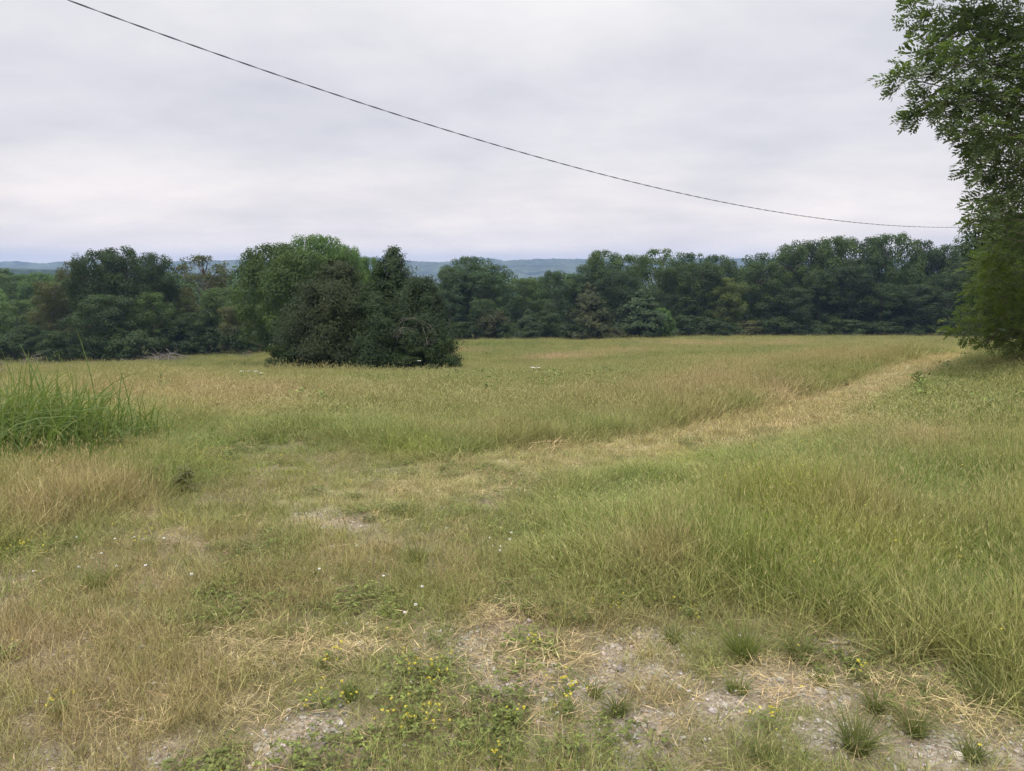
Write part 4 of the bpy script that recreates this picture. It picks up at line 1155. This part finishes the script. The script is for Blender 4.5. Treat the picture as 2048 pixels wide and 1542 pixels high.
def tall_clump():
    r = np.random.default_rng(91)
    c = G(60, 925); Vs, F3, F4, lv = [], [], [], []; n0 = 0; segs = 7
    cx, cy = c[0], c[1]
    base = np.array([cx, cy, float(zt(cx, cy))])
    xr, xl = G(285, 900)[0] - cx, -2.6
    for i in range(2300):
        u = r.random()
        x = xl + (xr - xl) * u; y = r.normal() * .55 + .25
        x += r.normal() * .1
        fall = 1 - .42 * max(0, (x) / xr) ** 1.5
        H = r.uniform(.6, 1.22) * fall * (1.22 if r.random() < .06 else 1)
        stiff = r.random() < .14
        az = r.normal() * .9 + (0 if r.random() < .66 else 3.14)
        ln = (r.uniform(.05, .3) if stiff else r.uniform(.3, 1.0))
        d = np.array([math.cos(az), math.sin(az) * .6, 0]); t = np.linspace(0, 1, segs + 1)
        up = H * (t - (.05 if stiff else .55 * ln) * t ** 2.6)
        p = np.array([x, y, float(zt(cx + x, cy + y)) - base[2]])
        P = p + d * (H * ln * t ** 2.2)[:, None] + np.array([0, 0, 1.0]) * up[:, None]
        sd = az + 1.57 + r.normal() * .7; side = np.array([math.cos(sd), math.sin(sd), .15 * r.normal()])
        w = r.uniform(.006, .0155) * np.sqrt(np.clip(1 - t, 0, 1)) * (1 - .25 * (1 - t))
        V = np.concatenate([P[:-1] - side * w[:-1, None], P[:-1] + side * w[:-1, None], P[-1:]]); k = segs
        F4 += [[n0 + j, n0 + k + j, n0 + k + j + 1, n0 + j + 1] for j in range(k - 1)]; F3.append([n0 + k - 1, n0 + 2 * k - 1, n0 + 2 * k])
        lv += [1.0 if r.random() < .08 else r.random() ** 2 * .8] * len(V); Vs.append(V); n0 += len(V)
    o = link('tall_grass_clump', mesh('tall_grass_clump', np.concatenate(Vs), [np.array(F3), np.array(F4)], dict(lv=np.array(lv)), M_OWN), None, base)
    o.color = (0.104, 0.150, 0.046, 1)
    tag(o, 'tall lush green clump of broad arching grass at the left edge', 'grass clump')


tall_clump()


# ------------------------------------------------------------------ flowers
def flat_material(name, col, rough=.6, trans=.2):
    m, nt, N, Lk = nodes(name)
    out = N('ShaderNodeOutputMaterial'); p = N('ShaderNodeBsdfPrincipled'); p.inputs['Roughness'].default_value = rough
    n = N('ShaderNodeTexNoise'); n.inputs['Scale'].default_value = 300
    r = N('ShaderNodeValToRGB'); r.color_ramp.elements[0].color = (*[c * .75 for c in col], 1); r.color_ramp.elements[1].color = (*col, 1)
    Lk(n.outputs['Fac'], r.inputs[0]); Lk(r.outputs[0], p.inputs['Base Color'])
    t = N('ShaderNodeBsdfTranslucent'); Lk(r.outputs[0], t.inputs[0]); ms = N('ShaderNodeMixShader'); ms.inputs[0].default_value = trans
    Lk(p.outputs[0], ms.inputs[1]); Lk(t.outputs[0], ms.inputs[2]); Lk(ms.outputs[0], out.inputs[0]); return m


M_YEL = flat_material('yellow_petals', (0.56, 0.48, 0.04)); M_WHT = flat_material('white_petals', (0.72, 0.70, 0.64))


def head_mesh(name, mat, seed, s=.0065, n=14, flat=.6):
    r = np.random.default_rng(seed); d = rdir(n, r); d[:, 2] = np.abs(d[:, 2]); C = d * s * np.array([1, 1, flat])
    V, F = cards(C, unit(d + np.array([0, 0, .4])), s * .6, s * .42, r)
    return mesh(name, V, F, dict(lv=np.zeros(len(V))), mat)


YH = [head_mesh('flower', M_YEL, 900 + i) for i in range(3)]
for i, (px, py, wpx, n, lab) in enumerate([
    (850, 1355, 110, 24, 'broad yellow flower clump below the pale gravel patch'),
    (640, 1420, 110, 18, 'leafy light green yellow clover clump on the lower left'),
    (820, 1455, 120, 26, 'largest group of yellow flowers near the bottom centre'),
    (1130, 1395, 56, 18, 'rounded yellow flower clump with dark leaves right of the centre'),
    (1132, 1430, 34, 6, 'few yellow flowers just below the rounded clump'),
    (1060, 1305, 46, 9, 'small yellow flower clump between bare soil and the straw heap'),
    (1205, 1225, 70, 14, 'loose yellow flowers against the taller grass above the gravel'),
    (650, 1335, 70, 10, 'sparse yellow flowers in dry straw on the left of the gravel'),
    (1030, 1455, 50, 7, 'sparse yellow flowers right of the largest yellow group'),
    (1530, 1460, 80, 10, 'yellow flowers among weeds on the lower right'),
    (1720, 1365, 40, 5, 'tiny yellow group above the straw strip on the right'),
    (1000, 1530, 60, 6, 'yellow flowers cut by the bottom edge'),
    (860, 1400, 30, 4, 'two or three pale yellow flowers between the broad clump and the largest group'),
    (50, 1105, 90, 18, 'yellow flower patch at the left edge'),
    (300, 1090, 90, 14, 'faint yellow flower patch in the clover on the left'),
    (1380, 1240, 60, 8, 'few yellow flowers at the foot of the tall grass right of the centre'),
    (120, 1430, 50, 5, 'few yellow flowers in the dry grass at the lower left'),
]):
    c = G(px, py); r = np.random.default_rng(950 + i); w = wpx / FPX * c[1] * .5
    e = bpy.data.objects.new('flower_clump', None); COL.objects.link(e); e.location = (c[0], c[1], float(zt(c[0], c[1])))
    tag(e, lab, 'flowers', 'clumps of small yellow wildflowers')
    k = int(160 * max(.4, w / .12)); q = r.normal(size=(k, 3)) * np.array([w * .55, w * .4, 0]); q[:, 2] = np.abs(r.normal(size=k)) * .03 + .01
    N = unit(rdir(k, r) * .6 + np.array([0, 0, 1])); V, F = cards(q, N, .009 * r.uniform(.6, 1.3, k), .0065, r)
    lo = link('leaves', mesh('leaves', V, F, dict(lv=np.repeat(r.random(k) * .5, 4)), M_OWN), e); lo.color = (*(np.array(GM) * 1.05), 1)
    for j in range(n):
        fo = link('flower', YH[j % 3], e); x, y = r.normal() * w * .6, r.normal() * w * .5; s = r.uniform(.55, 1.1)
        fo.location = (x, y, .045 + .05 * r.random()); fo.scale = (s, s, s); fo.rotation_euler = (r.normal() * .4, r.normal() * .4, r.random() * 6)


def do_yellow_stuff():
    r = np.random.default_rng(71)
    coll = proto_collection('yellow_head', [head_mesh('yh', M_YEL, 920 + i, s=.006) for i in range(3)])
    X, Y = wedge(2, 13, 60, r); f = fields(X, Y)
    k = r.random(len(X)) < np.clip(f['yel'] ** 1.5 * .75 + .035, 0, 1); x, y = X[k], Y[k]; n = len(x)
    z = zt(x, y) + np.where(f['tall'][k] > .5, r.uniform(.18, .42, n), r.uniform(.05, .12, n))
    s = r.uniform(.6, 1.15, n) * np.where(y > 6, 1.15, 1)
    scatter('yellow_wildflowers', np.stack([x, y, z], 1), np.stack([r.normal(size=n) * .4, r.normal(size=n) * .4, r.random(n) * 6], 1), np.stack([s, s, s], 1), np.full((n, 3), .5), r.integers(0, 3, n), coll, 'tiny scattered yellow flowers dotted through the grass', 'wildflowers')


do_yellow_stuff()

WH = [head_mesh('clover_flower', M_WHT, 930 + i, s=.0075, n=22, flat=.9) for i in range(2)]
for i, (px, py) in enumerate([(845, 1196), (768, 1173), (832, 1233), (811, 1250), (155, 1092), (290, 1096), (205, 1126), (293, 1152), (385, 1170), (70, 1163), (235, 1153), (1023, 1083), (1020, 1097), (980, 1094), (1002, 1112), (1000, 1120), (985, 1110), (330, 1095), (160, 1155), (1570, 1203), (1580, 1210), (640, 1160), (715, 1110), (232, 1096), (270, 1092)]):
    c = G(px, py + 4); s = rng.uniform(.8, 1.2)
    o = link('clover_flower', WH[i % 2], None, (c[0], c[1], float(zt(c[0], c[1])) + .075)); o.scale = (s, s, s)
    tag(o, 'small round white clover flower head among the short grass', 'flower', 'white clover flower heads')

M_STEM = noise_material('green_stem', (0.05, 0.08, 0.03), (0.09, 0.12, 0.04), 20)


def umbel(px, py, Y, wpx, label):
    p = at(px, py - 5, Y); z0 = float(zt(p[0], Y)); h = max(p[2] - z0, .3); w = wpx / FPX * Y * .40; r = np.random.default_rng(int(px * 7 + py))
    e = bpy.data.objects.new('white_wildflower', None); COL.objects.link(e); e.location = (p[0], Y, z0); tag(e, label, 'flower', 'white flat-topped flowers standing above the meadow')
    b = MB(); b.tube(np.array([[0, 0, -.03], [.02, 0, h * .5], [0, 0, h - .04]]), np.array([.006, .005, .004]), 4)
    for k in range(6):
        a = k * 1.05; b.tube(np.array([[0, 0, h - .08], [w * .6 * math.cos(a), w * .6 * math.sin(a), h]]), np.array([.003, .002]), 3)
    link('stem', b.mesh('stem', M_STEM), e)
    n = 60; q = np.stack([r.normal(size=n) * w * .5, r.normal(size=n) * w * .5, h + r.random(n) * .02], 1)
    V, F = cards(q, unit(rdir(n, r) * .5 + np.array([0, 0, 1])), w * .22, w * .2, r)
    link('blossom', mesh('blossom', V, F, dict(lv=np.zeros(len(V))), M_WHT), e)


for a in [(485, 762, 22, 10, 'white flat-topped flower, leftmost of the row in front of the left cedar'), (498, 765, 22.5, 11, 'white flat-topped flower, middle of the row in front of the left cedar'),
          (511, 767, 22, 9, 'white flat-topped flower, rightmost of the row in front of the left cedar'), (487, 755, 25, 7, 'small white flower highest above the row of white flowers'),
          (513, 777, 20, 9, 'pale flower just below the row of white flowers'), (524, 783, 19, 8, 'lowest pale flower below the row of white flowers'), (838, 727, 32, 8, 'single white flower against the dark right foot of the cedar clump'),
          (1062, 749, 25, 9, 'white flower, left one of three in the green grass right of the cedars'), (1068, 752, 24.5, 13, 'largest white flat flower right of the cedars'), (1077, 758, 24, 10, 'white flower, lowest of three right of the cedars')]:
    umbel(*a)


# dark upright weeds
def weed(px, base_py, top_py, label, col, seed, n=46):
    c = G(px, base_py); d = c[1]; h = (base_py - top_py) / FPX * d; r = np.random.default_rng(seed)
    e = bpy.data.objects.new('weed_plant', None); COL.objects.link(e); e.location = (c[0], d, float(zt(c[0], d))); tag(e, label, 'weed', 'dark upright weeds in the meadow')
    b = MB(); b.tube(np.array([[0, 0, -.03], [.01, 0, h * .5], [.03 * r.normal(), 0, h]]), np.array([.007, .006, .003]), 4); link('stem', b.mesh('stem', M_STEM), e)
    t = r.random(n); a = r.random(n) * 6.28; L = .055 * (1.15 - t) + .02
    q = np.stack([np.cos(a) * L, np.sin(a) * L, t * h], 1); V, F = cards(q, unit(rdir(n, r) * .5 + np.array([0, 0, 1])), L, L * .35, r, np.stack([np.cos(a), np.sin(a), .3 + 0 * a], 1))
    lo = link('leaves', mesh('leaves', V, F, dict(lv=np.repeat(r.random(n) * .5, 4)), M_OWN), e); lo.color = (*col, 1)


weed(322, 785, 745, 'thin dark upright weed standing alone in the left meadow', GD, 1)
weed(371, 985, 925, 'dark dock-like weed at the edge of the tall grass on the left', (0.10, 0.105, 0.045), 2, 44)
weed(318, 965, 928, 'brownish seeding weed left of the dark dock-like weed', (0.12, 0.09, 0.045), 3, 50)
weed(952, 812, 792, 'small dark weed in the tan grass right of the centre', GD, 4)
weed(1690, 772, 758, 'small dark weed standing on the pale mown track', GD, 5)

# ------------------------------------------------------------------ overhead cable


def cable():
    pts = [(140, 0), (300, 62), (480, 125), (640, 178), (800, 229), (1000, 291), (1200, 350), (1400, 395), (1600, 430), (1800, 452), (1880, 455), (1960, 453)]
    A = at(140, 0, 9.0)[:2]; B = at(1960, 453, 25.0)[:2]
    ss, zz = [], []
    for px, py in pts:
        d = ray(px, py); D = B - A
        # plan intersection of the sight line with the line A-B
        M = np.array([[d[0], -D[0]], [d[1], -D[1]]]); t, s = np.linalg.solve(M, A)
        ss.append(s); zz.append(EYE + d[2] * t)
    co = np.polyfit(ss, zz, 3)
    L = np.linalg.norm(B - A); s = np.linspace(-.45, 2.2, 3000)
    z = np.polyval(co, np.clip(s, -.45, 1.0))
    sl = np.polyval(np.polyder(co), 1.0); z = np.where(s > 1, np.polyval(co, 1.0) + sl * (s - 1) + 1.2 * (s - 1) ** 2, z)
    P = np.stack([A[0] + (B - A)[0] * s, A[1] + (B - A)[1] * s, z], 1)
    T_ = unit(np.gradient(P, axis=0)); Sd = unit(np.cross(T_, np.array([0, 0, 1.0]))); U = np.cross(Sd, T_)
    ph = s * L / .62 * 6.283
    e = bpy.data.objects.new('overhead_cable', None); COL.objects.link(e); e.location = P[0]
    tag(e, 'dark twisted overhead cable sagging across the sky from upper left to the right-hand tree', 'cable')
    for k in (0, 1):
        Q = P - P[0] + (np.cos(ph + k * math.pi)[:, None] * Sd + np.sin(ph + k * math.pi)[:, None] * U) * .0048
        b = MB(); b.tube(Q, .0048, 6); link('cable_strand', b.mesh('cable_strand', M_WIRE), e)


cable()

# ------------------------------------------------------------------ far wood in the valley and two far houses


def far_wood():
    r = np.random.default_rng(81)
    protos = []
    for i in range(4):
        (c, t) = broadleaf(1000 + i, 13, 11, .0, nclump=40, per=34, leaf=.42, tm=.5, rc=.17, limbs=4)
        c.materials.clear(); protos.append(c)
    m = leaf_material('far_leaves', use_obj=False, col=(0.05, 0.085, 0.034))
    for c in protos: c.materials.append(m)
    coll = proto_collection('far_tree', protos)
    y = np.sqrt(r.uniform(165 ** 2, 1640 ** 2, 17000)); x = y * r.uniform(-.86, .86, len(y))
    k = (r.random(len(y)) < np.clip(1.0 - 0 * y, 0, 1)); x, y = x[k], y[k]
    z = zt(x, y); n = len(x); s = r.uniform(.7, 1.15, n)
    # keep every crown below the sight line to the ridge
    lim = EYE - .004 * y + 4 - s * 12; z = np.minimum(z, lim)
    scatter('distant_forest', np.stack([x, y, z - .5], 1), np.stack([0 * x, 0 * x, r.random(n) * 6.28], 1), np.stack([s, s, s], 1), np.full((n, 3), .5), r.integers(0, 4, n), coll, 'far wooded valley seen through the gaps between the trees', 'forest')


far_wood()


def house(px, py, w, label):
    Y = 1250.; p = at(px, py, Y); d = 9.; h = 5.; z = p[2] - h - 3
    e = bpy.data.objects.new('farmhouse', None); COL.objects.link(e); e.location = (p[0], Y, z); tag(e, label, 'house', 'far houses in the valley')
    hw = w / 2
    V = [(-hw, 0, -12), (hw, 0, -12), (hw, d, -12), (-hw, d, -12), (-hw, 0, h), (hw, 0, h), (hw, d, h), (-hw, d, h), (-hw + .01, d / 2, h + 3), (hw - .01, d / 2, h + 3)]
    F4 = [[0, 1, 5, 4], [1, 2, 6, 5], [2, 3, 7, 6], [3, 0, 4, 7]]; F3 = [[4, 8, 7], [5, 6, 9]]
    link('wall', mesh('wall', V, [np.array(F4), np.array(F3)], None, noise_material('pale_siding', (.5, .5, .5), (.62, .62, .62), .5)), e)
    V = [(-hw - .5, -.6, h - .3), (hw + .5, -.6, h - .3), (hw + .5, d / 2, h + 3.2), (-hw - .5, d / 2, h + 3.2), (-hw - .5, d + .6, h - .3), (hw + .5, d + .6, h - .3)]
    V += [(a, b, c + .25) for a, b, c in V]
    F = [[0, 1, 2, 3], [3, 2, 5, 4], [6, 9, 8, 7], [9, 10, 11, 8], [0, 6, 7, 1], [4, 5, 11, 10], [0, 3, 9, 6], [3, 4, 10, 9], [1, 7, 8, 2], [2, 8, 11, 5]]
    link('roof', mesh('roof', V, np.array(F), None, noise_material('pale_metal_roof', (.55, .62, .66), (.68, .74, .78), .4, rough=.5)), e)


house(459, 556, 11, 'tiny pale-roofed house far in the valley left of the round oak')
house(1129, 549, 13, 'tiny pale house far below the blue hill in the right of the gap')

# ------------------------------------------------------------------ haze
def haze():
    x0, x1, y0, y1, z0, z1 = -4700, 4700, -80, 4060, -170, 75
    V = [(x, y, z) for z in (z0, z1) for y in (y0, y1) for x in (x0, x1)]
    F = [[0, 2, 3, 1], [4, 5, 7, 6], [0, 1, 5, 4], [2, 6, 7, 3], [0, 4, 6, 2], [1, 3, 7, 5]]
    m, nt, N, Lk = nodes('haze'); out = N('ShaderNodeOutputMaterial'); v = N('ShaderNodeVolumePrincipled')
    v.inputs['Color'].default_value = (0.35, 0.51, 0.82, 1); v.inputs['Density'].default_value = 0.00023; v.inputs['Anisotropy'].default_value = 0.0
    Lk(v.outputs[0], out.inputs['Volume'])
    tag(link('haze', mesh('haze', V, np.array(F), None, m)), 'thin pale haze over the valley', 'haze', kind='stuff')


haze()

# ------------------------------------------------------------------ sky, sun, camera
SUN_EL, SUN_AZ = 56, 215      # azimuth measured clockwise from the view direction (+Y): behind and left
w = bpy.data.worlds.new('World'); scene.world = w; w.use_nodes = True
nt = w.node_tree; nt.nodes.clear(); N, Lk = nt.nodes.new, nt.links.new
out = N('ShaderNodeOutputWorld')
sky = N('ShaderNodeTexSky'); sky.sky_type = 'NISHITA'; sky.sun_disc = False; sky.sun_elevation = R(SUN_EL); sky.sun_rotation = R(SUN_AZ)
b1 = N('ShaderNodeBackground'); b1.inputs[1].default_value = .1; Lk(sky.outputs[0], b1.inputs[0])
tc = N('ShaderNodeTexCoord'); sep = N('ShaderNodeSeparateXYZ'); Lk(tc.outputs['Generated'], sep.inputs[0])


def mth(op, a, b=None):
    n = N('ShaderNodeMath'); n.operation = op
    for i, v in enumerate((a, b)):
        if v is None: continue
        if isinstance(v, (int, float)): n.inputs[i].default_value = v
        else: Lk(v, n.inputs[i])
    return n.outputs[0]


zc = mth('MAXIMUM', sep.outputs[2], 0.0)
dn = mth('ADD', zc, 0.20)
cmb = N('ShaderNodeCombineXYZ'); Lk(mth('DIVIDE', sep.outputs[0], dn), cmb.inputs[0]); Lk(mth('DIVIDE', sep.outputs[1], dn), cmb.inputs[1])
n1 = N('ShaderNodeTexNoise'); n1.inputs['Scale'].default_value = .9; n1.inputs['Detail'].default_value = 5; n1.inputs['Roughness'].default_value = .57; Lk(cmb.outputs[0], n1.inputs['Vector'])
mp = N('ShaderNodeMapping'); mp.inputs['Scale'].default_value = (.6, 1.0, 1); mp.inputs['Location'].default_value = (3.3, 1.7, 0); Lk(cmb.outputs[0], mp.inputs[0])
n2 = N('ShaderNodeTexNoise'); n2.inputs['Scale'].default_value = 1.6; n2.inputs['Detail'].default_value = 4; Lk(mp.outputs[0], n2.inputs['Vector'])
cl = mth('ADD', mth('MULTIPLY', n1.outputs['Fac'], .6), mth('MULTIPLY', n2.outputs['Fac'], .4))
cr = N('ShaderNodeValToRGB'); Lk(cl, cr.inputs[0]); e = cr.color_ramp.elements
e[0].position = .37; e[0].color = (0.80, 0.815, 0.86, 1); e[1].position = .60; e[1].color = (1.08, 1.065, 1.05, 1)
el = N('ShaderNodeValToRGB'); Lk(zc, el.inputs[0]); q = el.color_ramp.elements
q[0].position = 0; q[0].color = (1.03, 0.92, 0.87, 1); q[1].position = 1; q[1].color = (0.80, 0.80, 0.82, 1)
for ps, cc in ((.085, (0.95, 0.885, 0.86)), (.155, (0.81, 0.79, 0.81)), (.23, (0.81, 0.795, 0.82)), (.33, (0.88, 0.87, 0.872))):
    k_ = q.new(ps); k_.color = (*cc, 1)
cm = N('ShaderNodeVectorMath'); cm.operation = 'MULTIPLY'; Lk(cr.outputs[0], cm.inputs[0]); Lk(el.outputs[0], cm.inputs[1])
mr = N('ShaderNodeMapRange'); mr.interpolation_type = 'SMOOTHSTEP'; mr.inputs[1].default_value = .36; mr.inputs[2].default_value = 1.0; mr.inputs[3].default_value = 1.0; mr.inputs[4].default_value = 4.6; Lk(zc, mr.inputs[0])
sc = N('ShaderNodeVectorMath'); sc.operation = 'SCALE'; Lk(cm.outputs[0], sc.inputs[0]); Lk(mr.outputs[0], sc.inputs['Scale'])
b2 = N('ShaderNodeBackground'); b2.inputs[1].default_value = .95; Lk(sc.outputs[0], b2.inputs[0])
mx = N('ShaderNodeMixShader'); mx.inputs[0].default_value = .93; Lk(b1.outputs[0], mx.inputs[1]); Lk(b2.outputs[0], mx.inputs[2]); Lk(mx.outputs[0], out.inputs[0])

sun = bpy.data.lights.new('sun', 'SUN'); sun.energy = 1.5; sun.angle = R(12); sun.color = (1, .95, .86)
so = bpy.data.objects.new('sun', sun); COL.objects.link(so)
az = R(SUN_AZ); el = R(SUN_EL)
dv = Vector((math.sin(az) * math.cos(el), math.cos(az) * math.cos(el), math.sin(el)))
so.rotation_euler = dv.to_track_quat('Z', 'Y').to_euler(); so.location = (0, -20, 40)

cam = bpy.data.cameras.new('camera'); cam.sensor_width = 36; cam.lens = 36 * FPX / 2048; cam.clip_end = 12000; cam.clip_start = .05
co = bpy.data.objects.new('camera', cam); COL.objects.link(co); co.location = (0, 0, EYE); co.rotation_euler = (math.pi / 2 - PITCH, 0, 0)
scene.camera = co

scene.view_settings.view_transform = 'Standard'; scene.view_settings.look = 'None'; scene.view_settings.exposure = 0.16; scene.view_settings.gamma = 1
cy = scene.cycles
cy.max_bounces = 6; cy.diffuse_bounces = 3; cy.glossy_bounces = 1; cy.transmission_bounces = 4; cy.transparent_max_bounces = 4; cy.volume_bounces = 0
cy.use_adaptive_sampling = False
cy.use_denoising = True; cy.denoiser = 'OPENIMAGEDENOISE'; cy.denoising_input_passes = 'RGB_ALBEDO_NORMAL'; cy.denoising_prefilter = 'NONE'
cy.caustics_reflective = False; cy.caustics_refractive = False
